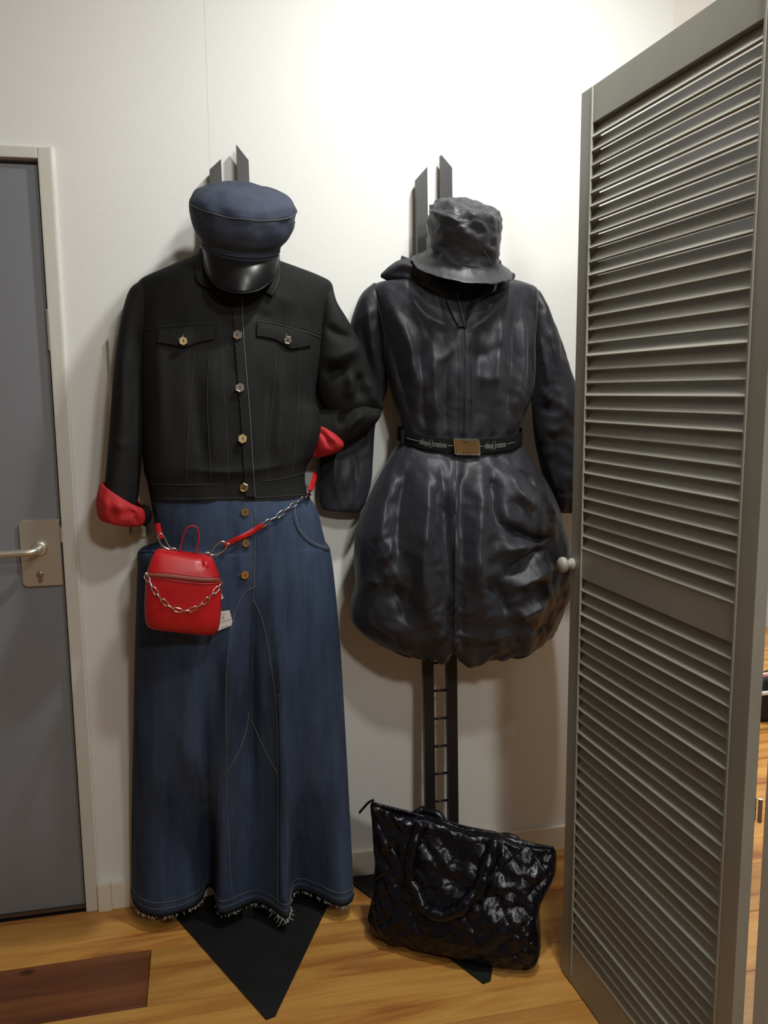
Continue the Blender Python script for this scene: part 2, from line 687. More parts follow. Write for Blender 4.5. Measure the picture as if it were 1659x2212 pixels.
M['blackdenim'] = denim('black_denim', (0.0040, 0.0043, 0.0043), (0.0165, 0.017, 0.0163), rough=0.8, sheen=0.0)
M['bluedenim'] = denim('blue_denim', (0.017, 0.027, 0.052), (0.055, 0.082, 0.145), rough=0.85)
M['capdenim'] = denim('cap_denim', (0.030, 0.038, 0.060), (0.058, 0.070, 0.105), streak=40, rough=0.8)
M['capleather'] = plain('visor_leather', (0.006, 0.006, 0.0065), 0.30, spec=0.25, bmp=.1, bscale=350, bdist=.0004)
M['thread'] = plain('pale_thread', (0.30, 0.29, 0.25), 0.8)
M['thread_dim'] = plain('dim_thread', (0.032, 0.032, 0.030), 0.8)
M['thread_blue'] = plain('grey_thread', (0.12, 0.125, 0.125), 0.8)
M['fringe'] = plain('fringe_thread', (0.50, 0.48, 0.44), 0.9)
M['gold'] = plain('pale_gold', (0.80, 0.62, 0.34), 0.25, metal=1)
M['silver'] = plain('chain_silver', (0.82, 0.80, 0.77), 0.18, metal=1)
M['ink'] = plain('black_ink', (0.01, 0.01, 0.01), 0.6)
M['redcloth'] = plain('red_lining', (0.42, 0.010, 0.014), 0.7, var=.15, vscale=30, bmp=.2, bscale=60, bdist=.003)
M['redleather'] = plain('red_leather', (0.44, 0.007, 0.011), 0.36, var=.10, vscale=10, bmp=.18, bscale=420, bdist=.0006)
M['redzip'] = plain('red_zip_tape', (0.27, 0.03, 0.025), 0.5)
M['nylon'] = nylon('navy_black_nylon', (0.0215, 0.0230, 0.0300), 0.50, crease=.30, scale=16, dist=.004, spec=.36, sheen=.06)
M['hatnylon'] = nylon('hat_nylon', (0.0300, 0.0315, 0.0375), 0.48, crease=.45, scale=24, dist=.005, spec=.40, sheen=.06)
M['lining'] = plain('neck_lining', (0.006, 0.006, 0.008), 0.7)
M['quilt'] = nylon('quilted_nylon', (0.0030, 0.0030, 0.0060), 0.27, crease=.7, scale=34, dist=.004, spec=.33, fine=.6)
M['webbing'] = plain('belt_webbing', (0.004, 0.004, 0.004), 0.85, spec=.2, bmp=.3, bscale=900, bdist=.0005)
M['print'] = plain('belt_print', (0.20, 0.22, 0.21), 0.6)
M['paper'] = plain('tag_paper', (0.62, 0.60, 0.57), 0.7)
M['tagink'] = plain('tag_print', (0.20, 0.20, 0.20), 0.7)
M['cream'] = plain('cream_plastic', (0.70, 0.66, 0.50), 0.4)
M['rocker'] = plain('white_rocker', (0.78, 0.74, 0.62), 0.35)
M['boxwhite'] = plain('white_box_enamel', (0.74, 0.73, 0.68), 0.4)
M['lamp'] = plain('lamp_housing', (0.75, 0.75, 0.73), 0.4)

# ------------------------------------------------------------------ the room
CEIL = 2.90
XL, XR, YF, YB = -2.2, 3.4, -4.6, 2.6          # room limits
XC = 1.387                                      # where the back wall ends
DOOR_R, DOOR_L = -0.372, -1.205                 # clear opening of the door frame
DOOR_T = 2.062

S = 'structure'
mb = MB()
mb.box((XL, 0, 0), (DOOR_L - .034, .12, CEIL))
mb.box((DOOR_L - .034, 0, DOOR_T + .028), (DOOR_R + .034, .12, CEIL))
mb.box((DOOR_R + .034, 0, 0), (XC, .12, CEIL))
tag(mb.build('wall_back', M['wall']), kind=S)
tag(MB().box((XC - .12, .12, 0), (XC, YB, CEIL)).build('wall_return', M['wall_plain']), kind=S)
tag(MB().box((XC - .12, YB, 0), (XR, YB + .1, CEIL)).build('wall_annex', M['wall_plain']), kind=S)
tag(MB().box((XR, YF, 0), (XR + .1, YB + .1, CEIL)).build('wall_right', M['shopwall']), kind=S)
tag(MB().box((XL - .1, YF, 0), (XL, .12, CEIL)).build('wall_left', M['shopwall']), kind=S)
tag(MB().box((XL - .1, YF - .1, 0), (XR + .1, YF, CEIL)).build('wall_front', M['shopwall']), kind=S)
tag(MB().box((XL - .1, YF - .1, CEIL), (XR + .1, YB + .1, CEIL + .1)).build('ceiling', M['ceil']), kind=S)

floor = tag(MB().box((XL - .1, YF - .1, -.06), (XR + .1, YB + .1, -.022)).build('floor', M['subfloor']), kind=S)
ORG[floor.name] = np.zeros(3)
PW = 0.217
y0 = -0.006
meshes = {}


def plank(x0, x1, ya, mat, key):
    L = round(x1 - x0, 3)
    k = (L, key)
    if k not in meshes:
        b = MB().box((-L / 2 + .0008, -PW / 2 + .0006, -.022), (L / 2 - .0008, PW / 2 - .0006, 0), .0012)
        me = bpy.data.meshes.new('plank')
        me.from_pydata([tuple(v) for v in b.v], [], b.f)
        me.materials.append(mat)
        me.update()
        meshes[k] = me
    link_copy('plank', meshes[k], ((x0 + x1) / 2, ya - PW / 2, 0), floor)


r_ = -12
row_i = 0
for r_ in range(-12, 21):
    ya = y0 - PW * r_
    lo = XC if r_ < 0 else XL
    cuts = [lo]
    random.seed(100 + r_)
    x = lo + random.choice([.6, 1.0, 1.4, 1.8])
    if r_ == 1:
        cuts = [XL, -1.35, -0.181, 2.2]
    else:
        while x < XR - .4:
            # keep joints out of the stretch the photograph shows without any
            if not (-.75 < x < 1.05 and 0 <= r_ <= 4):
                cuts.append(round(x, 2))
            x += random.choice([1.6, 2.0, 2.4])
    cuts.append(XR)
    for a, b in zip(cuts[:-1], cuts[1:]):
        dk = (r_ == 1 and a == -1.35)
        plank(a, b, ya, M['pine_dark' if dk else 'pine'], dk)

# baseboards
bb = MB()
bb.box((-.337, -.022, 0), (-.300, 0, .082), .003)
tag(bb.build('baseboard_door_end', M['base']), kind=S)
bb = MB().box((-.300, -.016, 0), (XC, 0, .080), .003)
tag(bb.build('baseboard_back', M['base']), kind=S)
tag(MB().box((XL, -.016, 0), (DOOR_L - .036, 0, .080), .003).build('baseboard_left', M['base']), kind=S)

# door
fr = MB()
fr.box((DOOR_R, -.012, 0), (DOOR_R + .034, .11, DOOR_T + .028), .004)
fr.box((DOOR_L - .034, -.012, 0), (DOOR_L, .11, DOOR_T + .028), .004)
fr.box((DOOR_L, -.012, DOOR_T), (DOOR_R, .11, DOOR_T + .028), .004)
trim = tag(fr.build('trim_1', M['frame']), 'pale grey painted frame around the grey door', kind=S)
ORG[trim.name] = np.zeros(3)
MB().tube([(DOOR_R + .0345, -.004, z) for z in np.linspace(0, DOOR_T + .03, 30)], .0055, 6).build('bead', M['wall_plain'], trim, True)
door = tag(MB().box((DOOR_L + .003, .012, .012), (DOOR_R - .005, .052, DOOR_T - .010), .003).build('door_1', M['door']), 'flat grey door in a pale frame', kind=S)
ORG[door.name] = np.zeros(3)
MB().box((DOOR_L, .008, .001), (DOOR_R, .06, .009)).build('threshold', plain('threshold_wood', (.10, .055, .035), .6), door)
# lock plate: three rounded corners, straight at the right edge
pl_pts = []
x0, x1, z0, z1 = -.482, -.3785, .958, 1.139
rc = .014
for cx, cz, a0, a1, rr in ((x0 + rc, z0 + rc, 180, 270, rc), (x1 - .003, z0 + .003, 270, 360, .003), (x1 - .003, z1 - .003, 0, 90, .003), (x0 + rc, z1 - rc, 90, 180, rc)):
    for k in range(7):
        a = math.radians(a0 + (a1 - a0) * k / 6)
        pl_pts.append((cx + rr * math.cos(a), cz + rr * math.sin(a)))
V = [(x, .012, z) for x, z in pl_pts] + [(x, .0035, z) for x, z in pl_pts] + [((x - (x0 + x1) / 2) * .97 + (x0 + x1) / 2, .002, (z - (z0 + z1) / 2) * .985 + (z0 + z1) / 2) for x, z in pl_pts]
n = len(pl_pts)
Fc = [[k, (k + 1) % n, n + (k + 1) % n, n + k] for k in range(n)] + [[n + k, n + (k + 1) % n, 2 * n + (k + 1) % n, 2 * n + k] for k in range(n)] + [[2 * n + k for k in range(n)]]
plate = build('lock_plate', V, Fc, M['alu'], door, False)
hx, hz = P(85, 1185, 0)[0], P(85, 1185, 0)[2]
V, Fc = lathe([(.021, 0), (.021, .004), (.016, .006), (.0115, .007)], (hx, .002, hz), (0, -1, 0))
build('rosette', V, Fc, M['alu'], plate)
hp = catmull([(hx, .002, hz), (hx, -.03, hz), (hx - .004, -.043, hz), (hx - .020, -.050, hz - .001), (hx - .06, -.050, hz - .002), (hx - .125, -.050, hz - .003)], 8)
MB().tube(hp, .0095, 14).build('lever_handle', M['alu'], plate, True)
kx, kz = P(87, 1241, 0)[0], P(87, 1241, 0)[2]
V, Fc = lathe([(.0085, 0), (.0085, .006), (.006, .007)], (kx, .002, kz), (0, -1, 0))
cy = build('lock_cylinder', V, Fc, M['brass'], plate)
MB().box((kx - .005, -.004, kz - .021), (kx + .005, .002, kz - .006), .002).build('cylinder_tail', M['brass'], plate)
MB().box((-.3775, .004, 1.09), (-.372, .02, 1.12)).build('latch', M['alu'], door)

for (ya_, yb_) in ((668, 757), (1140, 1172)):
    za_, zb_ = P(110, ya_, 0)[2], P(110, yb_, 0)[2]
    MB().box((DOOR_R - .0045, -.004, zb_), (DOOR_R - .0005, .011, za_), .0008).build('strike_plate', M['frame'], trim)

# wall box and switch
bx0, bz1 = P(233, 722, -.05)[0], P(233, 722, -.05)[2]
wb = thing('wall_box', (bx0 + .045, 0, bz1 - .2), 'white box fixed to the wall behind the black denim sleeve', 'wall box')
MB().box((bx0 + .001, -.041, bz1 - .19), (bx0 + .089, -.0005, bz1), .003).build('housing', M['boxwhite'], wb)
MB().box((bx0, -.047, bz1 - .191), (bx0 + .09, -.0412, bz1 + .001), .002).build('cover', M['boxwhite'], wb)
sx0, sz0 = P(249, 1163, -.012)[0], P(249, 1163, -.012)[2]
sw = thing('light_switch', (sx0 + .04, 0, sz0), 'cream double light switch on the wall below the red cuff', 'light switch')
MB().box((sx0, -.014, sz0), (sx0 + .082, -.0005, sz0 + .082), .004).build('switch_plate', M['cream'], sw)
MB().box((sx0 + .014, -.034, sz0 + .013), (sx0 + .041, -.014, sz0 + .068), .003).build('rocker', M['rocker'], sw)
MB().box((sx0 + .042, -.026, sz0 + .013), (sx0 + .070, -.014, sz0 + .068), .003).build('rocker', M['cream'], sw)

# ------------------------------------------------------------------ folding louvre screen
PA = math.radians(-2.889)
D1 = np.array([-math.sin(PA), -math.cos(PA), 0.0])
P0 = np.array([0.85, -0.55, 0.0])
TH = 0.024


def louvre_panel(root, name, org, d, zb=0.004, lip=True, bead=True):
    d = np.array(d, float)
    nn = np.array([-d[1], d[0], 0.0])
    ax = [d, nn, (0, 0, 1)]
    pn = MB().box((0, 0, zb), (.048, TH, 2.1165), .0015, ax, org)
    st = pn.build('panel', M['louvre'], root, origin=org)
    st.name = name
    ORG[st.name] = np.array(org, float)
    MB().box((.592, 0, zb), (.636, TH, 2.1165), .0015, ax, org).build('stile', M['louvre'], st)
    for z0, z1, nm in ((2.040, 2.1165, 'rail'), (1.038, 1.108, 'rail'), (zb, .115, 'rail')):
        MB().box((.0485, .001, z0), (.5915, TH - .001, z1), .001, ax, org).build(nm, M['louvre'], st)
    if bead:
        for s0 in (.0475, .5875):
            MB().box((s0, -.0025, zb + .02), (s0 + .0045, .003, 2.112), .001, ax, org).build('bead', M['louvre'], st)
    if lip:
        MB().box((-.011, .006, zb), (-.0005, TH - .006, 2.1125), .001, ax, org).build('lip', M['louvre'], st)
    # one slat: leaning so its near edge on the visible face is the lower one
    L = .5390
    wd, tk, tl = .0375, .0060, math.radians(58)
    b = MB()
    e1 = np.array(nn) * math.cos(tl) + np.array([0, 0, 1.0]) * math.sin(tl)
    e2 = -np.array(nn) * math.sin(tl) + np.array([0, 0, 1.0]) * math.cos(tl)
    b.box((-L / 2, -wd / 2, -tk / 2), (L / 2, wd / 2, tk / 2), .002, [d, e1, e2])
    me = bpy.data.meshes.new('slat')
    me.from_pydata([tuple(v) for v in b.v], [], b.f)
    me.materials.append(M['louvre'])
    me.update()
    c = np.array(org) + d * .32 + nn * (TH / 2)
    rs = random.Random(11)
    for za, zz in ((1.108, 2.040), (.115, 1.038)):
        k = 32
        sp = (zz - za) / k
        for i in range(k):
            o = link_copy('slat', me, c + np.array([0, 0, za + sp * (i + .5)]), st)
            o.rotation_mode = 'AXIS_ANGLE'
            o.rotation_axis_angle = (math.radians(rs.uniform(-4.5, 4.5)), *d)
    return st


screen = thing('folding_screen', P0, 'tall grey painted folding screen with louvred panels and a round knob', 'folding screen')
pan1 = louvre_panel(screen, 'louvre_panel', P0, D1)
n1 = np.array([-D1[1], D1[0], 0.0])
kc = P0 + D1 * .012 + np.array([0, 0, 1.064])
V, Fc = lathe([(.0135, 0), (.0150, .003), (.0148, .007), (.0105, .010), (.0095, .013), (.0125, .0165), (.0175, .0215), (.0190, .027), (.0175, .0325), (.0125, .0365), (.005, .0385)], kc, -n1, 28)
build('knob', V, Fc, M['louvre'], pan1, origin=kc)
A2 = math.radians(46)
D2 = np.array([math.sin(A2), math.cos(A2), 0])
P2 = P0 + D1 * .648 + n1 * (TH + .0085) + np.array([D2[1], -D2[0], 0.0]) * TH
pan2 = louvre_panel(screen, 'louvre_panel', P2, D2, lip=False)
for hz_ in (.30, .757, 1.72):
    c = P0 + D1 * .642 + n1 * (TH + .0040)
    hb = MB().tube([c + np.array([0, 0, hz_ + z]) for z in (-.021, .021)], .0036, 12)
    hb.box((.600, TH - .0005, hz_ - .021), (.6362, TH + .0012, hz_ + .021), 0, [D1, n1, (0, 0, 1)], P0)
    hb.build('hinge', M['steel'], screen)

# ------------------------------------------------------------------ display stands


def stand(name, x0, xa, label, lx, rx, ztops, skew=0.0):
    t = thing(name, (x0, -.15, 0), label, 'display stand', 'black ladder display stands')
    # triangular floor plate, its blunt point towards the room
    pts = [(xa - .262, -.020), (xa + .262, -.020), (xa + .018 + skew, -.545), (xa - .004 + skew, -.551)]
    n = len(pts)
    V = [(x, y, 0.0005) for x, y in pts] + [(x, y, .0055) for x, y in pts]
    Fc = [list(range(n))[::-1], [n + k for k in range(n)]] + [[k, (k + 1) % n, n + (k + 1) % n, n + k] for k in range(n)]
    build('base_plate', V, Fc, M['plate'], t, False)
    w_ = .0305
    dz = .020
    yb, yt, zt = -.150, -.040, 2.10

    def ry(z):
        return yb + (yt - yb) * z / zt
    for i, xx in enumerate((lx, rx)):
        zl, zr = ztops[i]
        z0 = .0055
        V = []
        for yo in (0, dz):
            V += [(xx[0], ry(z0) + yo, z0), (xx[0] + w_, ry(z0) + yo, z0), (xx[1] + w_, ry(zr) + yo, zr), (xx[1], ry(zl) + yo, zl)]
        build('rail', V, [[0, 1, 2, 3], [7, 6, 5, 4], [0, 4, 5, 1], [1, 5, 6, 2], [2, 6, 7, 3], [3, 7, 4, 0]], M['stand'], t, False)
    z = .025
    k = 0
    while z < 1.98:
        f_ = z / 2.1
        xa_ = lx[0] * (1 - f_) + lx[1] * f_ + w_
        xb_ = rx[0] * (1 - f_) + rx[1] * f_
        MB().tube([(xa_ - .002, ry(z) + .011, z), (xb_ + .002, ry(z) + .011, z)], .0038, 8).build('rung', M['stand'], t, True)
        z += .0832
    return t, ry


stR, ryR = stand('display_stand', .652, .643, 'black ladder stand with triangular foot behind the raincoat', (.602, .607), (.672, .678), ((2.046, 2.079), (2.113, 2.080)), .0)
stL, ryL = stand('display_stand', .105, .103, 'black ladder stand with triangular foot behind the denim dress', (.064, .052), (.134, .123), ((2.046, 2.074), (2.112, 2.074)), .0)

# ------------------------------------------------------------------ denim dress
dress = thing('denim_dress', (.10, -.16, .05), 'long denim dress with black jacket top, blue flared skirt and red turned-up cuffs', 'dress')
body_rows = [
    (434.0, 546.0, -0.085, 600.0, 564.0, -0.085, 0.06, 0.0735),
    (402.0, 560.0, -0.088, 640.0, 578.0, -0.088, 0.07, 0.0765),
    (345.0, 584.0, -0.092, 690.0, 597.0, -0.092, 0.082, 0.0805),
    (302.0, 606.0, -0.095, 716.0, 614.0, -0.095, 0.09, 0.0835),
    (290.0, 640.0, -0.098, 716.0, 648.0, -0.098, 0.1, 0.0865),
    (294.0, 690.0, -0.1, 702.0, 700.0, -0.1, 0.112, 0.0885),
    (300.0, 760.0, -0.104, 692.0, 770.0, -0.104, 0.122, 0.0925),
    (303.0, 850.0, -0.108, 680.0, 852.0, -0.108, 0.126, 0.0965),
    (305.0, 895.0, -0.11, 690.0, 893.0, -0.11, 0.126, 0.0985),
    (306, 945, -.112, 692, 930, -.112, .128, .092),
    (308, 985, -.114, 678, 976, -.114, .128, .094),
    (311, 1015, -.116, 661, 1008, -.116, .126, .096),
    (318, 1040, -.118, 658, 1038, -.118, .122, .098),
    (325, 1077, -.120, 663, 1068, -.120, .122, .100),
]
body_ridges = [
    ([(330, 640), (345, 800), (350, 1000)], .006, 30, 22),
    ([(420, 770), (425, 900), (440, 1030)], -.006, 14, 20),
    ([(455, 760), (458, 900), (462, 1030)], .005, 10, 14),
    ([(490, 700), (498, 860), (505, 1040)], -.004, 14, 8),
    ([(585, 770), (575, 900), (572, 1040)], -.007, 12, 16),
    ([(610, 770), (606, 900), (600, 1040)], .007, 12, 14),
    ([(640, 780), (650, 900), (640, 1020)], -.005, 16, 14),
    ([(660, 860), (676, 915), (660, 985)], .006, 16, 20),
    ([(525, 650), (560, 680), (600, 690)], -.005, 16, 16),
    ([(478, 672), (505, 690), (522, 700)], .006, 8, 8),
    ([(556, 590), (600, 640), (650, 660)], .006, 30, 30),
    ([(380, 1010), (500, 1020), (640, 1000)], .004, 14, 14),
]
body_ridges = [(a, b * 1.6, c, d) for a, b, c, d in body_ridges]
V, Fc = loft(body_rows, 12, 150, 2.3, body_ridges, sharp=.45, disp=lambda v, t, th: .0022 * fnoise(v, 16, 3.1) * np.clip(np.sin(th), 0, 1))
bodice = build('bodice', V, Fc, M['blackdenim'], dress)
tag(bodice, 'black denim jacket top')

# --- skirt: front follows the wavy hem, back is a plain curve
HEMZ = .055
hem_px = [(283, 1925), (288, 1950), (300, 1966), (320, 1975), (345, 1979), (380, 1972), (412, 1960), (434, 1946), (441, 1930), (444, 1919), (452, 1912), (461, 1916), (466, 1928), (468, 1962), (474, 1974), (490, 1973), (508, 1965), (530, 1955), (548, 1947), (565, 1949), (590, 1962), (608, 1978), (622, 1984), (627, 1965), (629, 1940), (636, 1924), (648, 1920), (668, 1926), (692, 1936), (715, 1949), (735, 1956), (752, 1953), (762, 1944), (765, 1932)]
onset_px = [(283, .35), (345, .35), (412, .5), (441, .60), (452, .62), (466, .60), (480, .3), (490, .18), (548, .16), (600, .18), (622, .42), (629, .48), (648, .5), (692, .42), (765, .35)]
hem3 = np.array([F(x, y, HEMZ) for x, y in hem_px])
NF, NB = 230, 70
# even spacing along the picture's hem curve
hp_ = np.asarray(hem_px, float)
dd = np.r_[0, np.cumsum(np.linalg.norm(np.diff(hem3, axis=0), axis=1))]
dense = np.linspace(0, dd[-1], NF)
hx_ = np.interp(dense, dd, hem3[:, 0])
hy_ = np.interp(dense, dd, hem3[:, 1])
hpx = np.interp(dense, dd, hp_[:, 0])
ker = np.array([1, 2, 3, 2, 1]) / 9.0
for _ in range(2):
    hx_[2:-2] = np.convolve(hx_, ker, 'valid')
    hy_[2:-2] = np.convolve(hy_, ker, 'valid')
on = np.interp(hpx, [a for a, b in onset_px], [b for a, b in onset_px])
outl = catmull([
    # xl, yl, Yl, xr, yr, Yr, front, backY
    (325, 1074, -.120, 663, 1066, -.120, .122, -.020),
    (330, 1105, -.122, 684, 1100, -.122, .128, -.020),
    (336, 1140, -.122, 694, 1138, -.124, .132, -.018),
    (337, 1174, -.122, 702, 1168, -.126, .134, -.017),
    (300, 1190, -.120, 711, 1184, -.127, .138, -.016),
    (297, 1230, -.118, 720, 1240, -.129, .140, -.016),
    (292, 1380, -.108, 734, 1390, -.136, .135, -.015),
    (287, 1580, -.090, 745, 1590, -.152, .120, -.014),
    (284, 1780, -.060, 756, 1790, -.172, .100, -.014),
    (283, 1925, -.025, 765, 1932, -.193, .085, -.013)], 14)
rows3 = []
XY = []
for i, r in enumerate(outl):
    A, B = P(r[0], r[1], r[2]), P(r[3], r[4], r[5])
    rows3.append((A, B, r[6], r[7]))
zt0 = rows3[0][0][2]
V = []
for i, (A, B, hf, yb) in enumerate(rows3):
    t = (zt0 - A[2]) / (zt0 - HEMZ)
    u = np.linspace(0, 1, NF)
    gt = .5 - .5 * np.cos(math.pi * u)
    gh = (hx_ - hx_[0]) / (hx_[-1] - hx_[0])
    k = smoothstep(.1, 1, t)
    g = gt * (1 - k) + gh * k
    X = A[0] + (B[0] - A[0]) * g
    Yl = A[1] + (B[1] - A[1]) * g
    yell = Yl - hf * np.sqrt(np.clip(1 - (2 * g - 1) ** 2, 0, 1)) ** .9
    wv = np.clip((t - on) / (1 - on), 0, 1)
    wv = .55 * wv + .45 * wv * wv * (3 - 2 * wv)
    Yf = yell * (1 - wv) + hy_ * wv
    Z = (A[2] + (B[2] - A[2]) * g) * (1 - smoothstep(.85, 1, t)) + (HEMZ + (1 - t) * (zt0 - HEMZ)) * smoothstep(.85, 1, t)
    pts = np.stack([X, Yf, Z], -1)
    sk_r = [([(586, 1082), (590, 1250), (596, 1420)], .010, 26, 7),
            ([(604, 1082), (612, 1250), (625, 1450)], -.008, 10, 22),
            ([(655, 1200), (690, 1500), (705, 1850)], .012, 40, 36),
            ([(520, 1110), (520, 1260)], .006, 16, 14),
            ([(548, 1090), (549, 1270)], -.004, 7, 7),
            ([(395, 1120), (400, 1400), (395, 1800)], .010, 40, 40),
            ([(506, 1300), (494, 1450), (490, 1700)], .013, 22, 40),
            ([(549, 1280), (546, 1480), (546, 1760)], -.020, 34, 14),
            ([(600, 1340), (606, 1550), (610, 1800)], .014, 14, 22),
            ([(628, 1500), (634, 1700), (640, 1880)], -.012, 12, 24),
            ([(440, 1480), (448, 1750), (452, 1900)], -.012, 22, 16),
            ([(340, 1300), (330, 1600), (325, 1850)], .006, 20, 30),
            ([(668, 1090), (700, 1190)], .010, 10, 12)]
    pts[:, 1] -= 1.25 * ridge_field(proj(pts), sk_r, .3) * np.sin(math.pi * np.clip(gt, 0.0, 1)) ** .4
    th = np.linspace(0, math.pi, NB + 2)[1:-1]
    bx = (A[0] + B[0]) / 2 + (B[0] - A[0]) / 2 * np.cos(th)
    by_mid = A[1] + (B[1] - A[1]) * (bx - A[0]) / (B[0] - A[0])
    by = by_mid + (yb - by_mid) * np.sin(th) ** .6
    bz = np.interp(bx, [A[0], B[0]], [Z[0], Z[-1]])
    V.append(np.concatenate([pts, np.stack([bx, by, bz], -1)]))
V = np.array(V)
nc = NF + NB
flat = V.reshape(-1, 3)
flat[:, 1] = np.minimum(flat[:, 1], -.013)
Fc = []
for i in range(len(V) - 1):
    for k in range(nc):
        l = (k + 1) % nc
        Fc.append([i * nc + k, (i + 1) * nc + k, (i + 1) * nc + l, i * nc + l])
skirt = build('skirt', flat, Fc, M['bluedenim'], dress)
tag(skirt, 'blue denim flared skirt')
SK = Surf(skirt)
SD = Surf(bodice, skirt)

# hem band, worn dark edge and loose threads
hem_low = V[-1][:NF]


def hem_at(z):
    i = 0
    for k in range(len(V) - 1):
        if V[k + 1][NF // 2][2] <= z <= V[k][NF // 2][2]:
            i = k
    za, zb_ = V[i][NF // 2][2], V[i + 1][NF // 2][2]
    f = (za - z) / (za - zb_ + 1e-9)
    q = V[i][:NF] * (1 - f) + V[i + 1][:NF] * f
    return q


M['hemdark'] = denim('unfaded_hem_denim', (.006, .007, .010), (.014, .016, .022))
hb = MB()
q0, q1 = hem_at(HEMZ + .010).copy(), hem_low.copy()
q1[:, 2] = HEMZ - .003
nrm_ = np.zeros_like(q0)
tg_ = np.gradient(q1[:, :2], axis=0)
nrm_[:, 0], nrm_[:, 1] = tg_[:, 1], -tg_[:, 0]
nrm_ /= np.linalg.norm(nrm_, axis=1)[:, None] + 1e-9
VV = np.concatenate([q0 + nrm_ * .0004, q0 + nrm_ * .0012, q1 + nrm_ * .0012, q1 - nrm_ * .0012])
hb.add(VV[3 * 0:], [[a_ * NF + i, a_ * NF + i + 1, (a_ + 1) * NF + i + 1, (a_ + 1) * NF + i] for a_ in range(3) for i in range(NF - 1)])
hb.build('hem_edge', M['hemdark'], skirt, True)
for z_ in (HEMZ + .019, HEMZ + .037):
    q = hem_at(z_) + nrm_ * .0010
    q[:, 2] += .0012 * np.array([noise.noise(Vector((i * .35, z_ * 50, 0))) for i in range(NF)])
    MB().tube(q[2:-2], .0008, 5).build('hem_stitching', M['thread_blue'], skirt, True)
random.seed(5)
fr_ = MB()
for k in range(330):
    i = random.randrange(4, NF - 4)
    if random.random() < .30 and not (380 < hpx[i] < 436 or 590 < hpx[i] < 628):
        continue
    p = hem_low[i] + np.array([0, -.003, -.003])
    L = random.uniform(.004, .011)
    if 590 < hpx[i] < 628:
        L *= 1.9
    d1 = np.array([random.uniform(-.9, .9), random.uniform(-.6, .1), -1.0])
    d2 = np.array([random.uniform(-1, 1), random.uniform(-.5, .2), -.6])
    fr_.tube([p, p + d1 * L * .5, p + d1 * L * .5 + d2 * L * .5], .0007, 3, caps=False)
fo = fr_.build('fringe', M['fringe'], skirt, True)
fo['kind'] = 'stuff'


def stitch(name, surf, pts, rad, mat, parent, off=.0008, n=60, dash=None, smooth=True):
    pth = surf.path(pts, n, off, smooth)
    b = MB()
    if dash:
        on_, off_ = dash
        i = 0
        while i < n - 1:
            j = min(n - 1, i + on_)
            if j > i:
                b.tube(pth[i:j + 1], rad, 5)
            i = j + off_
    else:
        b.tube(pth, rad, 5)
    return b.build(name, mat, parent, True)


# skirt seams
stitch('seam', SK, [(551, 1266), (526, 1285), (506, 1329), (494, 1397), (489, 1480), (488, 1547), (489, 1640), (490, 1730), (496, 1859), (502, 1945)], .0010, M['thread_blue'], skirt, n=120)
stitch('seam', SK, [(548, 1297), (566, 1337), (580, 1405), (596, 1512), (599, 1600), (601, 1694), (601, 1804), (600, 1950)], .0010, M['thread_blue'], skirt, n=120)
stitch('seam', SK, [(536, 1540), (533, 1572), (515, 1625), (490, 1668)], .0010, M['thread_blue'], skirt)
stitch('seam', SK, [(536, 1540), (552, 1575), (569, 1613), (600, 1672)], .0011, M['thread_blue'], skirt)
stitch('seam', SK, [(552, 1098), (551, 1170), (549, 1266), (547, 1300)], .0010, M['thread_blue'], skirt)
stitch('seam', SK, [(545, 1310), (541, 1420), (537, 1540)], .0007, M['thread_dim'], skirt)
V_, F_ = patch(SK, [(603, 1500), (607, 1560), (611, 1700), (612, 1850), (618, 1950)], [(598, 1500), (600, 1560), (602, 1700), (602, 1850), (604, 1950)], 60, 4, .0012, .001)
build('felled_seam', V_, F_, M['bluedenim'], skirt)
# pocket openings
pk = [(637, 1092), (639, 1118), (646, 1140), (660, 1160), (680, 1174), (700, 1180), (711, 1183)]
V_, F_ = patch(SK, pk, [(x - 6 + .10 * (x - 637), y + 1.5 + .09 * (x - 637)) for x, y in pk], 40, 5, .003, .003)
po = build('pocket_edge', V_, F_, M['bluedenim'], skirt)
SP = Surf(po, skirt)
stitch('pocket_stitching', SP, pk, .0010, M['thread'], po, n=80, dash=(2, 1))
stitch('pocket_stitching', SP, [(x - 6 + .10 * (x - 637), y + 1.5 + .09 * (x - 637)) for x, y in pk], .0008, M['thread_blue'], po, n=80, dash=(2, 1))
pk = [(300, 1188), (312, 1186), (326, 1186), (338, 1188)]
V_, F_ = patch(SK, pk, [(x, y + 7) for x, y in pk], 16, 4, .003, .003)
build('pocket_edge', V_, F_, M['bluedenim'], skirt)
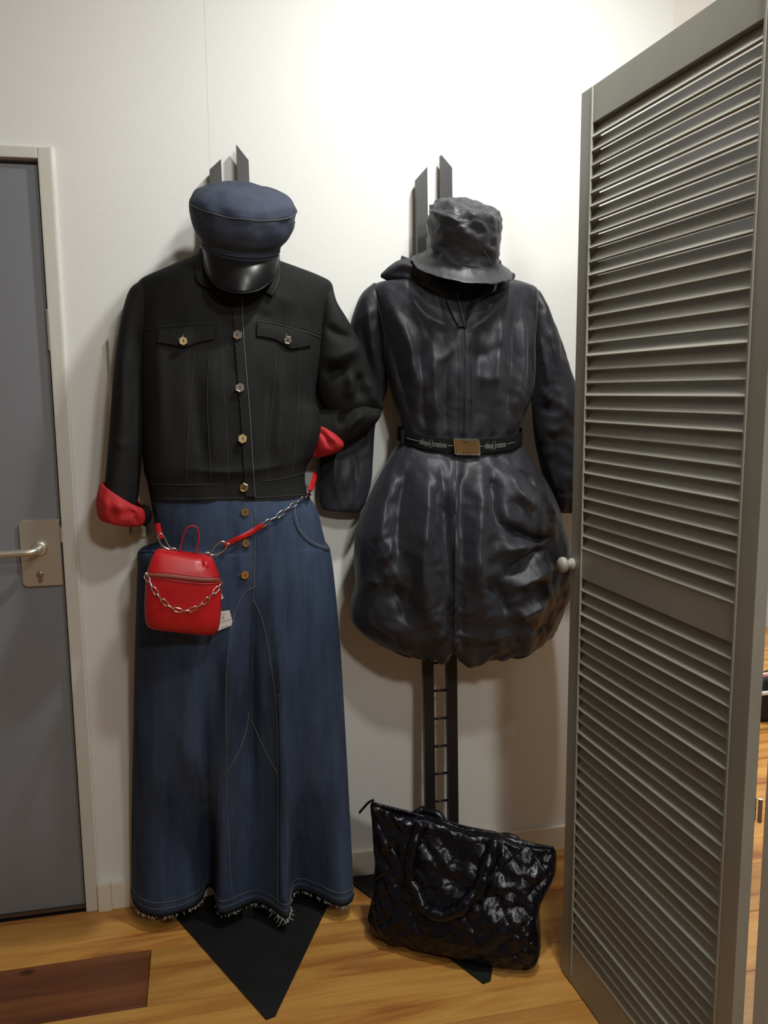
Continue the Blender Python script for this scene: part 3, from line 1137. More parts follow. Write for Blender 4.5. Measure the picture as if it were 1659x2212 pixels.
# jacket seams and waistband
stitch('seam', SD, [(326, 1077), (400, 1078), (500, 1076), (580, 1074), (662, 1068)], .0011, M['thread_dim'], bodice, n=80)
stitch('seam', SD, [(318, 1046), (400, 1047), (470, 1046)], .0010, M['thread_dim'], bodice)
stitch('seam', SD, [(565, 1040), (610, 1034), (657, 1022)], .0010, M['thread_dim'], bodice)
stitch('yoke_seam', SD, [(466, 697), (420, 700), (350, 706), (302, 716)], .0012, M['thread_dim'], bodice)
stitch('yoke_seam', SD, [(554, 694), (598, 700), (640, 712), (672, 722), (695, 731)], .0014, M['thread_dim'], bodice)
stitch('yoke_seam', SD, [(554, 688), (598, 694), (640, 705), (672, 715), (697, 723)], .0008, M['thread_dim'], bodice, dash=(2, 1))
for pts in ([(452, 757), (448, 850), (452, 960), (458, 1044)], [(420, 758), (412, 860), (405, 960), (402, 1044)], [(596, 760), (590, 850), (580, 960), (578, 1038)], [(648, 758), (645, 850), (640, 930), (630, 1030)], [(475, 700), (480, 800), (488, 920), (494, 1046)]):
    stitch('seam', SD, pts, .0009, M['thread_dim'], bodice)
# placket
pl_l = [(503, 640), (498, 700), (500, 800), (506, 900), (512, 1000), (516, 1076)]
pl_r = [(523, 640), (527, 720), (533, 800), (541, 900), (547, 1000), (552, 1076)]
V_, F_ = patch(SD, [(a[0] - 22, a[1]) for a in pl_r], pl_r, 70, 8, .004, .004)
plk = build('placket', V_, F_, M['blackdenim'], bodice)
SPK = Surf(plk, bodice)
stitch('placket_edge', SPK, [(a[0] - 1, a[1]) for a in pl_r], .0010, M['thread_blue'], plk, n=90)
stitch('placket_stitching', SPK, [(a[0] - 19, a[1]) for a in pl_r], .0007, M['thread_dim'], plk, n=90, dash=(2, 1))
# pocket flaps
V_, F_ = patch(SD, [(554, 697), (598, 703), (640, 714), (669, 724)], [(554, 727), (592, 734), (612, 746), (628, 755), (648, 753), (671, 748)], 36, 10, .005, .004, .003)
fl_r = build('pocket_flap', V_, F_, M['blackdenim'], bodice)
V_, F_ = patch(SD, [(343, 714), (385, 709), (425, 704), (464, 701)], [(339, 741), (365, 745), (399, 751), (428, 741), (464, 734)], 36, 10, .005, .004, .003)
fl_l = build('pocket_flap', V_, F_, M['blackdenim'], bodice)
SFL = Surf(fl_r, fl_l, bodice)
stitch('flap_stitching', SFL, [(557, 724), (592, 730), (612, 741), (628, 750), (648, 748), (668, 744)], .0007, M['thread_dim'], fl_r, n=60, dash=(2, 1))
stitch('flap_stitching', SFL, [(342, 737), (365, 741), (399, 746), (428, 737), (461, 730)], .0007, M['thread_dim'], fl_l, n=60, dash=(2, 1))
# collar
V_, F_ = patch(SD, [(597, 566), (592, 588), (584, 610), (569, 629)], [(607, 573), (607, 598), (599, 622), (588, 641)], 30, 8, .012, .005, .002)
cr = build('collar', V_, F_, M['blackdenim'], bodice)
tag(cr, 'grey-black collar tip')
SC = Surf(cr, bodice)
stitch('collar_stitching', SC, [(604, 575), (603, 598), (596, 620), (587, 636)], .0008, M['thread_blue'], cr, n=50, dash=(2, 1))
V_, F_ = patch(SD, [(436, 548), (446, 575), (458, 605), (476, 632)], [(427, 546), (423, 575), (424, 606), (440, 620)], 30, 8, .010, .005, .002)
build('collar', V_, F_, M['blackdenim'], bodice)
V_, F_ = loft([(430, 538, -.09, 603, 558, -.09, .047, .076), (431, 552, -.09, 603, 570, -.09, .055, .077)], 6, 60)
build('collar_stand', V_, F_, M['blackdenim'], bodice)

# sleeves
V_, F_ = loft([
    (304, 606, -.098, 340, 612, -.098, .020, .020),
    (282, 624, -.100, 336, 640, -.100, .050, .040),
    (268, 660, -.104, 326, 690, -.102, .062, .050),
    (256, 720, -.108, 316, 750, -.106, .066, .048),
    (246, 800, -.112, 312, 830, -.110, .066, .050),
    (239, 890, -.118, 312, 910, -.114, .064, .060),
    (232, 980, -.126, 307, 985, -.120, .060, .058),
    (227, 1040, -.132, 302, 1045, -.128, .056, .055),
    (225, 1078, -.136, 296, 1092, -.132, .052, .052),
    (230, 1104, -.138, 288, 1116, -.136, .046, .046)], 10, 60, 2.2,
    [([(262, 700), (265, 850), (255, 1000)], .005, 14, 18), ([(280, 760), (290, 860), (285, 980)], -.006, 12, 12), ([(240, 930), (260, 960), (295, 950)], .004, 9, 9)],
    disp=lambda v, t, th: .003 * fnoise(v, 18, 9.0) * np.clip(np.sin(th), 0, 1))
slv = build('sleeve', V_, F_, M['blackdenim'], dress)
cuff_disp = lambda v, t, th: .006 * fnoise(v, 38, 2.0) * np.clip(np.sin(th) + .3, 0, 1)
V_, F_ = loft([
    (226, 1047, -0.136, 306, 1095, -0.136, 0.05, 0.05),
    (219, 1042, -0.136, 312, 1097, -0.136, 0.062, 0.058),
    (211, 1063, -0.138, 317, 1103, -0.138, 0.07, 0.062),
    (208, 1089, -0.14, 319, 1115, -0.138, 0.07, 0.062),
    (211, 1113, -0.142, 314, 1129, -0.138, 0.066, 0.06),
    (220, 1122, -0.142, 305, 1134, -0.138, 0.058, 0.054),
    (230, 1115, -0.142, 296, 1127, -0.138, 0.048, 0.046)], 8, 60, 2.2,
    [([(280, 1098), (290, 1112), (300, 1138)], -.010, 6, 5), ([(225, 1070), (228, 1100), (226, 1126)], .005, 8, 12), ([(255, 1085), (262, 1110), (258, 1130)], .004, 10, 8)], disp=cuff_disp)
cf = build('cuff', V_, F_, M['redcloth'], slv)
tag(cf, 'red lining turned up as a cuff')
b = MB().tube([P(308, 1094, -.15), P(316, 1099, -.158), P(320, 1110, -.16), P(319, 1122, -.158), P(312, 1134, -.15)], [.006, .009, .010, .009, .006], 10)
b.build('cuff_edge', M['blackdenim'], slv, True)
# other sleeve: upper arm, then the forearm folded back behind the waist
V_, F_ = loft([
    (700, 608, -.096, 718, 616, -.096, .015, .015),
    (690, 640, -.100, 726, 655, -.098, .050, .040),
    (686, 690, -.104, 748, 692, -.100, .066, .034),
    (682, 740, -.106, 778, 742, -.104, .072, .034),
    (680, 800, -.108, 800, 800, -.108, .072, .034),
    (684, 846, -.108, 817, 846, -.110, .066, .034),
    (694, 876, -.108, 828, 876, -.112, .056, .034),
    (706, 896, -.108, 820, 894, -.110, .040, .036)], 10, 70, 2.2,
    [([(700, 792), (745, 762), (790, 752)], .024, 26, 20), ([(700, 815), (728, 800), (752, 806)], -.028, 18, 22), ([(757, 800), (760, 835), (758, 866)], .022, 16, 12),
     ([(772, 800), (775, 840), (770, 866)], -.020, 14, 18), ([(700, 700), (730, 720), (770, 735)], -.014, 16, 14), ([(795, 815), (806, 850), (815, 880)], .016, 14, 14)], sharp=.35)
sl2 = build('sleeve', V_, F_, M['blackdenim'], dress)
V_, F_ = loft([
    (827, 880, -.116, 823, 892, -.114, .008, .008),
    (812, 874, -.126, 815, 902, -.116, .036, .030),
    (790, 866, -.134, 800, 920, -.112, .046, .034),
    (760, 862, -.132, 776, 940, -.106, .048, .030),
    (728, 868, -.124, 748, 960, -.104, .046, .028),
    (700, 880, -.112, 716, 976, -.100, .042, .026),
    (676, 890, -.108, 690, 985, -.098, .036, .024)], 10, 60, 2.0,
    [([(815, 882), (765, 864), (705, 884)], .012, 8, 16), ([(760, 880), (740, 900), (735, 925)], -.016, 10, 14), ([(790, 890), (760, 915), (745, 945)], .010, 10, 10)], sharp=.4)
build('forearm', V_, F_, M['blackdenim'], sl2)
V_, F_ = loft([
    (676, 900, -.106, 664, 990, -.100, .020, .020),
    (694, 913, -.118, 688, 988, -.110, .040, .030),
    (715, 927, -.126, 713, 982, -.118, .044, .030),
    (732, 941, -.130, 731, 974, -.124, .036, .026),
    (742, 953, -.132, 740, 965, -.128, .016, .012)], 10, 50, 2.1,
    [([(690, 930), (705, 950), (712, 965)], -.010, 5, 6), ([(700, 925), (718, 945), (735, 955)], .006, 6, 6)], disp=lambda v, t, th: .005 * fnoise(v, 45, 5.0), cap_bot=True)
cf2 = build('cuff', V_, F_, M['redcloth'], sl2)
tag(cf2, 'red lining turned up as a cuff')


def facing(nn, fx=None):
    z = np.array(nn, float)
    z /= np.linalg.norm(z)
    x = np.cross([0, 0, 1.0], z)
    x /= np.linalg.norm(x)
    return x, np.cross(z, x), z


mark = [(-.30, -.10), (-.12, .30), (.02, .62), (.30, .50), (.34, .22), (.10, .12), (.30, -.05), (.34, -.38), (.05, -.62), (-.12, -.40), (.06, -.20), (-.10, -.02)]


def hexbutton(surf, px, py, r, parent, hole=False, rot=0.0, metal='gold'):
    h, nn = surf.hit(px, py)
    nn = nn * .35 + np.array([0, -1, .0]) * .65 + np.array([random.uniform(-.15, .15), 0, random.uniform(-.1, .1)])
    x, y, z = facing(nn)
    hexp = [(math.cos(math.radians(90 + rot + 60 * k)), math.sin(math.radians(90 + rot + 60 * k))) for k in range(6)]
    o = h + z * .003
    prof = [(.55, -.006), (.55, .0005), (1.0, .0005), (1.0, .0032), (.90, .0044), (.74, .0044), (.70, .0038)]
    V, Fc = [], []
    for s_, d in prof:
        V += [o + (x * a + y * b_) * r * s_ + z * d for a, b_ in hexp]
    for i in range(len(prof) - 1):
        for k in range(6):
            l = (k + 1) % 6
            Fc.append([i * 6 + k, i * 6 + l, (i + 1) * 6 + l, (i + 1) * 6 + k])
    Fc.append([(len(prof) - 1) * 6 + k for k in range(6)])
    b_ = build('button', V, Fc, M[metal], parent, False)
    mk = [o + (x * a * r * .62 + y * c * r * .62) + z * .0042 for a, c in mark]
    build('button_mark', mk, [list(range(len(mk)))], M['ink'], b_, False)
    return b_


SBT = Surf(plk, fl_l, fl_r, bodice, skirt)
for px, py in ((513, 724), (518, 838), (523, 948), (527, 1053)):
    hexbutton(SBT, px, py, .0125, bodice, rot=random.uniform(-8, 8), metal='gold' if py > 900 else 'silver')
hexbutton(SBT, 396, 737, .0115, fl_l, rot=5)
hexbutton(SBT, 621, 735, .0115, fl_r, rot=14, metal='silver')
for px, py in ((529, 1106), (530, 1173), (528, 1241)):
    hexbutton(SBT, px, py, .0115, skirt, rot=random.uniform(-6, 6))
    stitch('buttonhole', SK, [(px - 15, py + 1), (px - 6, py)], .0012, M['thread_blue'], skirt, n=8)
for px, py, pr in ((396, 726, fl_l), (618, 724, fl_r)):
    stitch('buttonhole', SFL, [(px, py - 4), (px, py + 4)], .0009, M['thread_blue'], pr, n=6)

# hidden hanger of the stand inside the dress
for stn, cx, z0, px_y in ((stL, .110, 1.735, -.10), (stR, .690, 1.735, -.10)):
    pth = catmull([(cx - .17, px_y, z0 - .06), (cx - .08, px_y, z0 - .01), (cx, px_y, z0 + .012), (cx + .08, px_y, z0 - .01), (cx + .17, px_y, z0 - .06)], 6)
    MB().tube(pth, .010, 10).build('shoulder_bar', M['stand'], stn, True)
    MB().tube([(cx, -.108, z0 + .010), (cx, -.110, z0 + .085), (cx, -.140, z0 + .110), (cx, -.165, z0 + .135)], [.008, .009, .010, .012], 12).build('head_peg', M['stand'], stn, True)

# ------------------------------------------------------------------ denim cap


def frame3(tilt, roll, yaw):
    t, r, y = math.radians(tilt), math.radians(roll), math.radians(yaw)
    mt = Matrix.Rotation(y, 3, 'Z') @ Matrix.Rotation(r, 3, 'Y') @ Matrix.Rotation(t, 3, 'X')
    return np.array([mt.col[0][:], mt.col[1][:], mt.col[2][:]])     # local x, y(back), z(up) as rows


def rings(prof, org, A, n=96, disp=None, sub=5, close=True):
    pr = catmull(prof, sub)
    V = []
    for w_, rx, ry, oy in pr:
        for k in range(n):
            a = 2 * math.pi * k / n
            V.append((rx * math.cos(a), ry * math.sin(a) + oy, w_))
    L = np.array(V)
    if disp is not None:
        c = L.copy()
        nn = np.stack([c[:, 0], c[:, 1], (c[:, 2] - .03) * 1.4], -1)
        nn /= np.linalg.norm(nn, axis=1)[:, None] + 1e-9
        L = L + nn * disp(L)[:, None]
    W = np.array(org) + L @ A
    Fc = []
    for i in range(len(pr) - 1):
        for k in range(n):
            l = (k + 1) % n
            Fc.append([i * n + k, i * n + l, (i + 1) * n + l, (i + 1) * n + k])
    W = [tuple(v) for v in W]
    if close:
        Fc.append([(len(pr) - 1) * n + k for k in range(n)])
    return W, Fc


CA = frame3(25, 5, -3)
CO = P(522, 513, -.185)
cap = thing('cap', CO, 'dark blue denim cap with black leather visor on the stand', 'cap')


def capdisp(L):
    a = np.arctan2(L[:, 1], L[:, 0])
    top = smoothstep(.02, .06, L[:, 2])
    pk = np.exp(-((L[:, 2] - .078) / .010) ** 2)
    return top * (.006 * fnoise(L, 16, 1.0) + .003 * fnoise(L, 34, 4.0)) + pk * (.0030 * np.cos(9 * a + .6 + np.sin(3 * a)))


V_, F_ = rings([(-.008, .0985, .103, 0), (.000, .105, .109, 0), (.014, .116, .118, 0), (.038, .1255, .126, 0), (.060, .1275, .128, 0), (.076, .1275, .128, 0)], CO, CA, disp=capdisp, close=False)
cside = build('crown_side', V_, F_, M['capdenim'], cap)
V_, F_ = rings([(.076, .1275, .128, 0), (.084, .1255, .126, 0), (.098, .116, .118, 0), (.110, .094, .096, 0), (.117, .060, .062, 0), (.119, .020, .02, 0)], CO, CA, disp=capdisp)
ctop = build('crown_top', V_, F_, M['capdenim'], cap)
V_, F_ = rings([(-.036, .0945, .098, 0), (-.024, .0960, .100, 0), (-.012, .0980, .1025, 0), (-.004, .1000, .1045, 0)], CO, CA, close=False)
build('band', V_, F_, M['capdenim'], cap)
sp = []
for k in range(121):
    a = 2 * math.pi * k / 120
    l = np.array([[.1285 * math.cos(a), .129 * math.sin(a), .0765]])
    nn = np.stack([l[:, 0], l[:, 1], (l[:, 2] - .03) * 1.4], -1)
    nn /= np.linalg.norm(nn)
    sp.append((np.array(CO) + (l + nn * capdisp(l)[:, None]) @ CA)[0])
MB().tube(np.array(sp)[:-1], .0009, 6, closed=True).build('crown_piping', M['thread_blue'], cap, True)
bp = [np.array(CO) + np.array([.0985 * math.cos(a), .103 * math.sin(a), -.018]) @ CA for a in np.linspace(math.pi + .25, 2 * math.pi - .25, 50)]
MB().tube(bp, .0014, 8).build('band_seam', M['capdenim'], cap, True)
for a in (2 * math.pi - .10,):
    c = np.array(CO) + np.array([.126 * math.cos(a), .127 * math.sin(a), .055]) @ CA
    dv = c - np.array(CO)
    V_, F_ = lathe([(.003, -.002), (.003, .002), (.002, .003)], c, dv, 10)
    build('pin', V_, F_, M['silver'], cap)
# visor: stiff leather curving down from the band
nu, nv = 48, 14
vb = [(441, 556), (444, 578), (452, 598), (466, 616), (488, 628), (520, 633), (552, 629), (575, 617), (592, 598), (600, 580), (604, 562)]
vb = resample(catmull(vb, 8), nu)
Vt = []
for i in range(nu):
    a = math.pi + .10 + (math.pi - .2) * i / (nu - 1)
    top = np.array(CO) + np.array([.0965 * math.cos(a), .1005 * math.sin(a), -.028]) @ CA
    bot = P(vb[i][0], vb[i][1], top[1] - .022 * max(0, -math.sin(a)) ** .8)
    mid = (top + bot) / 2 + np.array([0, -.010 * -math.sin(a), 0])
    for j in range(nv):
        t = j / (nv - 1)
        Vt.append((1 - t) ** 2 * top + 2 * t * (1 - t) * mid + t * t * bot)
Vt = np.array(Vt)
inn = Vt + np.array([0, .003, .0])
Fc = []
n = nu * nv
for i in range(nu - 1):
    for j in range(nv - 1):
        q = [i * nv + j, i * nv + j + 1, (i + 1) * nv + j + 1, (i + 1) * nv + j]
        Fc.append(q)
        Fc.append([n + k for k in q[::-1]])
    Fc.append([i * nv + nv - 1, n + i * nv + nv - 1, n + (i + 1) * nv + nv - 1, (i + 1) * nv + nv - 1])
vis = build('visor', np.concatenate([Vt, inn]), Fc, M['capleather'], cap)
tag(vis, 'glossy black leather visor')
MB().tube([Vt[i * nv + nv - 1] for i in range(nu)], .0022, 8).build('visor_edge', M['capleather'], vis, True)

# ------------------------------------------------------------------ red mini backpack
RB_Y = -.315
rb = thing('mini_backpack', P(395, 1372, RB_Y), 'small red leather backpack with a chain hanging on the denim skirt', 'bag')
rb_rows = [
    (348, 1186, RB_Y + .01, 446, 1199, RB_Y + .01, .012, .012),
    (337, 1189, RB_Y + .008, 458, 1205, RB_Y + .008, .026, .026),
    (328, 1203, RB_Y + .004, 464, 1216, RB_Y + .004, .036, .034),
    (318, 1232, RB_Y, 474, 1244, RB_Y, .042, .038),
    (316, 1240, RB_Y, 476, 1252, RB_Y, .043, .038),
    (314, 1270, RB_Y, 478, 1280, RB_Y, .045, .038),
    (313, 1310, RB_Y, 477, 1322, RB_Y, .046, .038),
    (315, 1338, RB_Y, 473, 1352, RB_Y, .042, .036),
    (322, 1352, RB_Y, 465, 1366, RB_Y, .030, .030),
    (335, 1356, RB_Y, 450, 1371, RB_Y, .016, .016)]
V_, F_ = loft(rb_rows, 8, 72, 4.2, [([(438, 1208), (446, 1216), (440, 1224)], .004, 6, 6), ([(430, 1206), (436, 1216), (434, 1228)], -.004, 5, 5)], cap_top=True, cap_bot=True, edgefade=.2,
               disp=lambda v, t, th: .0025 * fnoise(v, 20, 4.0) * np.clip(np.sin(th), 0, 1))
rbb = build('bag_body', V_, F_, M['redleather'], rb)
SR = Surf(rbb)
V_, F_ = patch(SR, [(319, 1236), (360, 1239), (400, 1244), (440, 1248), (473, 1248)], [(317, 1246), (360, 1249), (400, 1254), (440, 1258), (474, 1257)], 50, 5, .0018, .003)
zp = build('zip_tape', V_, F_, M['redzip'], rb)
SZ = Surf(zp, rbb)
zt_ = SZ.path([(320, 1241), (360, 1244), (400, 1249), (440, 1253), (472, 1252)], 70, .0008)
b = MB()
for p in zt_:
    b.box(p - np.array([.0007, .0012, .0016]), p + np.array([.0007, .0012, .0016]))
o_ = b.build('zip_teeth', plain('brass_zip', (.55, .36, .26), .35, metal=.8), zp)
for dy in (-7, 8):
    MB().tube(SR.path([(319, 1241 + dy), (360, 1244 + dy), (400, 1249 + dy), (440, 1253 + dy), (473, 1252 + dy)], 50, .001), .0013, 6).build('welt', M['redleather'], rb, True)
# handle loop
hl = [P(x, y, RB_Y + .004 + .006 * math.sin(math.pi * i / 8)) for i, (x, y) in enumerate(((388, 1197), (391, 1178), (396, 1158), (403, 1142), (414, 1136), (425, 1140), (430, 1156), (427, 1178), (423, 1200)))]
MB().tube(catmull(hl, 6), .0062, 12, flat=.32, up=(1, 0, 0)).build('handle_loop', M['redleather'], rb, True)


def link_mesh(L, wd, r, nseg=22):
    pts = []
    a = (L - wd) / 2
    for k in range(nseg):
        t = 2 * math.pi * k / nseg
        c, s_ = math.cos(t), math.sin(t)
        pts.append(((a if c > 0 else -a) + wd / 2 * c, wd / 2 * s_, 0))
    b = MB().tube(pts, r, 6, closed=True, up=(0, 0, 1))
    return np.array(b.v), b.f


def chain(name, path, L, wd, r, mat, parent, roll0=20, roll1=75):
    path = np.asarray(path, float)
    tot = np.linalg.norm(np.diff(path, axis=0), axis=1).sum()
    pitch = L - 2.4 * r
    n = max(2, int(round(tot / pitch)))
    nodes = resample(path, n + 1)
    LV, LF = link_mesh(tot / n + 2.4 * r, wd, r)
    for i in range(n):
        c = (nodes[i] + nodes[i + 1]) / 2
        d = nodes[i + 1] - nodes[i]
        d /= np.linalg.norm(d)
        f = np.array([0, -1.0, 0]) - d * (-d[1])
        f /= np.linalg.norm(f)
        ang = math.radians(roll0 if i % 2 == 0 else roll1)
        s_ = np.cross(f, d)
        y = s_ * math.cos(ang) + f * math.sin(ang)
        z = np.cross(d, y)
        build(name, c + LV @ np.array([d, y, z]), LF, mat, parent, True)


ch = SR.path([(318, 1243), (325, 1256), (335, 1275), (352, 1297), (374, 1314), (398, 1319), (420, 1314), (443, 1298), (462, 1278), (474, 1262), (478, 1250)], 60, .0045)
chain('chain_link', ch, .021, .0105, .0014, M['silver'], rb, 15, 70)
for px, py in ((318, 1240), (477, 1249)):
    h, nn = SR.hit(px, py, .002)
    V_, F_ = lathe([(.0045, -.003), (.0045, .003), (.002, .005)], h, (0, -1, 0), 12)
    build('stud', V_, F_, M['silver'], rb)
# swivel clips and strap
SKB = Surf(skirt, bodice)


def clip(pts, Y):
    pth = np.array([P(x, y, Y) for x, y in pts])
    pth = catmull(np.concatenate([pth, pth[:1]]), 6)[:-1]
    MB().tube(pth, .0021, 7, closed=True).build('strap_clip', M['silver'], rb, True)


def onskirt(px, py, off):
    return SKB.hit(px, py, off)[0]


clip([(452, 1197), (465, 1180), (477, 1170), (487, 1172), (489, 1182), (480, 1192), (464, 1199)], -.300)
clip([(341, 1160), (346, 1152), (354, 1158), (364, 1178), (374, 1188), (364, 1186), (350, 1178)], -.275)
for px, py in ((447, 1199), (374, 1190)):
    pth = [P(px + 8 * math.cos(a), py + 6 * math.sin(a), -.308) for a in np.linspace(0, 2 * math.pi, 18)[:-1]]
    MB().tube(pth, .0018, 6, closed=True).build('strap_ring', M['silver'], rb, True)


def strap(name, pts, w_, off, extra=None):
    pp = resample(catmull(pts, 6) if len(pts) > 2 else pts, 24)
    top = np.array([SKB.hit(x, y, off)[0] for x, y in pp])
    for _ in range(12):
        top[1:-1] = (top[:-2] + 2 * top[1:-1] + top[2:]) / 4
    MB().tube(top, w_, 12, flat=.22, up=(0, -1, 0)).build(name, M['redleather'], rb, True)
    return top


strap('strap', [(484, 1178), (520, 1160), (570, 1133)], .0068, .010)
strap('strap', [(659, 1074), (668, 1060), (674, 1050)], .0068, .010)
MB().tube(catmull([P(669, 1059, -.20), P(675, 1047, -.18), P(679, 1035, -.15), P(681, 1020, -.11)], 6), .0066, 10, flat=.28, up=(0, -1, 0)).build('strap', M['redleather'], rb, True)
MB().tube(catmull([P(340, 1132, -.20), P(343, 1146, -.235), P(347, 1164, -.272)], 6), .0070, 10, flat=.35, up=(0, -1, 0)).build('strap', M['redleather'], rb, True)
ch = SKB.path([(566, 1136), (590, 1119), (615, 1102), (640, 1086), (661, 1071)], 40, .011)
chain('chain_link', ch, .026, .0115, .0014, M['silver'], rb, 20, 72)
h = onskirt(494, 1174, .014)
V_, F_ = lathe([(.0042, -.002), (.0042, .0015), (.0025, .0028)], h, (0, -1, 0), 14)
build('rivet', V_, F_, M['silver'], rb)
# paper tags
for poly, nm in (([(469, 1322), (496, 1318), (502, 1342), (500, 1351), (468, 1364)], 'price_tag'), ([(476, 1276), (483, 1292), (477, 1296), (474, 1282)], 'price_tag')):
    V_ = [onskirt(x, y, .006) for x, y in poly]
    yb_ = min(v[1] for v in V_)
    V_ = [P(x, y, yb_) for x, y in poly]
    k = len(V_)
    V2 = V_ + [v + np.array([0, .0006, 0]) for v in V_]
    Fc = [list(range(k)), [k + i for i in range(k)][::-1]] + [[i, k + i, k + (i + 1) % k, (i + 1) % k] for i in range(k)]
    tg = build(nm, V2, Fc, M['paper'], rb, False)
    if poly[0][0] == 469:
        for (xa, ya), (xb, yb2), wdt in (((477, 1327), (487, 1325), .0005), ((474, 1345), (499, 1337), .0005), ((478, 1355), (492, 1350), .0005)):
            MB().tube([P(xa, ya, yb_ - .0004), P(xb, yb2, yb_ - .0004)], wdt, 4).build('print_line', M['tagink'], tg)
        c = P(482, 1335, yb_ - .0004)
        MB().tube([c + np.array([.0035 * math.cos(a), 0, .0035 * math.sin(a)]) for a in np.linspace(0, 2 * math.pi, 15)[:-1]], .0003, 4, closed=True).build('print_emblem', M['tagink'], tg)
        MB().tube([c + np.array([0, 0, -.002]), c + np.array([.0006, 0, .002])], .0006, 4).build('print_emblem', M['ink'], tg)

# ------------------------------------------------------------------ raincoat
coat = thing('raincoat', (.69, -.15, .70), 'black nylon raincoat with hood, front zip and balloon hem', 'raincoat')
coat_rows = [
    (876.0, 588.0, -0.085, 1078.0, 598.0, -0.085, 0.058, 0.0735),
    (852.0, 596.0, -0.088, 1105.0, 606.0, -0.088, 0.072, 0.0765),
    (835.0, 606.0, -0.092, 1138.0, 616.0, -0.092, 0.086, 0.0805),
    (806.0, 618.0, -0.096, 1158.0, 630.0, -0.096, 0.096, 0.0845),
    (808.0, 660.0, -0.1, 1156.0, 672.0, -0.1, 0.11, 0.0885),
    (820.0, 720.0, -0.104, 1150.0, 735.0, -0.104, 0.122, 0.0925),
    (834.0, 790.0, -0.108, 1150.0, 800.0, -0.108, 0.124, 0.0965),
    (848.0, 850.0, -0.11, 1142.0, 856.0, -0.11, 0.116, 0.0985),
    (862.0, 903.0, -0.112, 1122.0, 903.0, -0.112, 0.104, 0.1005),
    (866, 930, -.113, 1116, 928, -.113, .100, .094),
    (864, 950, -.114, 1118, 950, -.114, .102, .094),
    (850, 975, -.118, 1136, 978, -.118, .122, .098),
    (820, 1030, -.126, 1172, 1038, -.126, .160, .106),
    (790, 1092, -.132, 1198, 1100, -.132, .182, .112),
    (769, 1150, -.136, 1214, 1158, -.136, .194, .116),
    (766, 1210, -.138, 1220, 1215, -.138, .200, .118),
    (768, 1262, -.138, 1218, 1262, -.138, .200, .118),
    (758, 1306, -.136, 1208, 1300, -.136, .194, .116),
    (760, 1342, -.134, 1196, 1338, -.134, .184, .112),
    (784, 1368, -.132, 1180, 1364, -.132, .170, .108),
    (828, 1392, -.130, 1140, 1390, -.130, .150, .100),
    (862, 1398, -.130, 1110, 1396, -.130, .132, .090),
    (880, 1390, -.130, 1095, 1388, -.130, .118, .084)]
cr_ = [
    # upper half
    ([(818, 612), (858, 690), (900, 800), (925, 915)], .016, 24, 18),
    ([(832, 690), (862, 800), (895, 912)], -.018, 14, 12),
    ([(868, 612), (915, 680), (990, 712)], .014, 22, 18),
    ([(905, 725), (912, 840), (924, 930)], -.014, 12, 10),
    ([(932, 715), (936, 820), (944, 930)], .013, 12, 14),
    ([(962, 760), (964, 860), (966, 935)], -.010, 12, 10),
    ([(1003, 705), (1006, 820), (1004, 935)], .007, 9, 9),
    ([(1030, 740), (1032, 830), (1026, 930)], -.008, 8, 10),
    ([(1006, 716), (1045, 690), (1090, 645)], .012, 14, 12),
    ([(1010, 752), (1050, 765), (1105, 735)], -.007, 14, 14),
    ([(1012, 790), (1052, 812), (1100, 800)], .006, 14, 14),
    ([(1085, 640), (1078, 740), (1062, 905)], .014, 12, 14),
    ([(1104, 655), (1108, 780), (1088, 912)], -.016, 9, 10),
    ([(1126, 650), (1132, 770), (1108, 905)], .014, 12, 12),
    ([(1142, 720), (1142, 830), (1122, 900)], -.010, 8, 10),
    ([(870, 690), (885, 760), (888, 830)], .010, 12, 10),
    ([(985, 745), (960, 770), (935, 775)], .006, 9, 9),
    # lower half, pleats out of the belt
    ([(922, 972), (918, 1080), (906, 1200), (915, 1300), (948, 1380)], .036, 26, 26),
    ([(886, 985), (872, 1090), (862, 1210)], -.030, 20, 12),
    ([(850, 985), (832, 1080), (812, 1190)], .016, 22, 18),
    ([(835, 1270), (870, 1300), (880, 1360)], -.022, 26, 18),
    ([(780, 1270), (800, 1255), (826, 1262)], .016, 14, 12),
    ([(790, 1130), (778, 1200), (780, 1250)], .010, 12, 14),
    ([(812, 1215), (840, 1190), (850, 1160)], .012, 14, 12),
    ([(950, 990), (966, 1100), (972, 1250), (974, 1430)], -.030, 12, 10),
    ([(1000, 990), (996, 1150), (996, 1300), (1000, 1440)], -.020, 8, 14),
    ([(984, 960), (985, 1100), (984, 1430)], .012, 7, 7),
    ([(1038, 985), (1034, 1110), (1028, 1240), (1052, 1310)], .030, 16, 24),
    ([(1066, 1000), (1070, 1100), (1090, 1160)], -.026, 10, 12),
    ([(1092, 985), (1115, 1045), (1160, 1100)], .026, 18, 22),
    ([(1105, 1000), (1140, 1020), (1165, 1060)], -.014, 8, 8),
    ([(1160, 1020), (1190, 1090), (1205, 1140)], .012, 12, 10),
    ([(1075, 1130), (1120, 1150), (1160, 1168), (1206, 1150)], -.024, 14, 12),
    ([(1085, 1190), (1130, 1180), (1172, 1172)], .016, 12, 12),
    ([(1085, 1255), (1130, 1215), (1190, 1178)], -.024, 14, 14),
    ([(1100, 1278), (1150, 1250), (1205, 1222)], .020, 12, 14),
    ([(1050, 1262), (1086, 1290), (1092, 1340)], -.018, 12, 16),
    ([(1110, 1345), (1148, 1318), (1186, 1296)], .022, 16, 18),
    ([(1140, 1372), (1160, 1366), (1185, 1345)], -.010, 8, 10),
    ([(900, 1225), (885, 1290), (898, 1340)], -.014, 8, 10),
    ([(955, 1200), (968, 1290), (945, 1350)], .012, 8, 8),
]


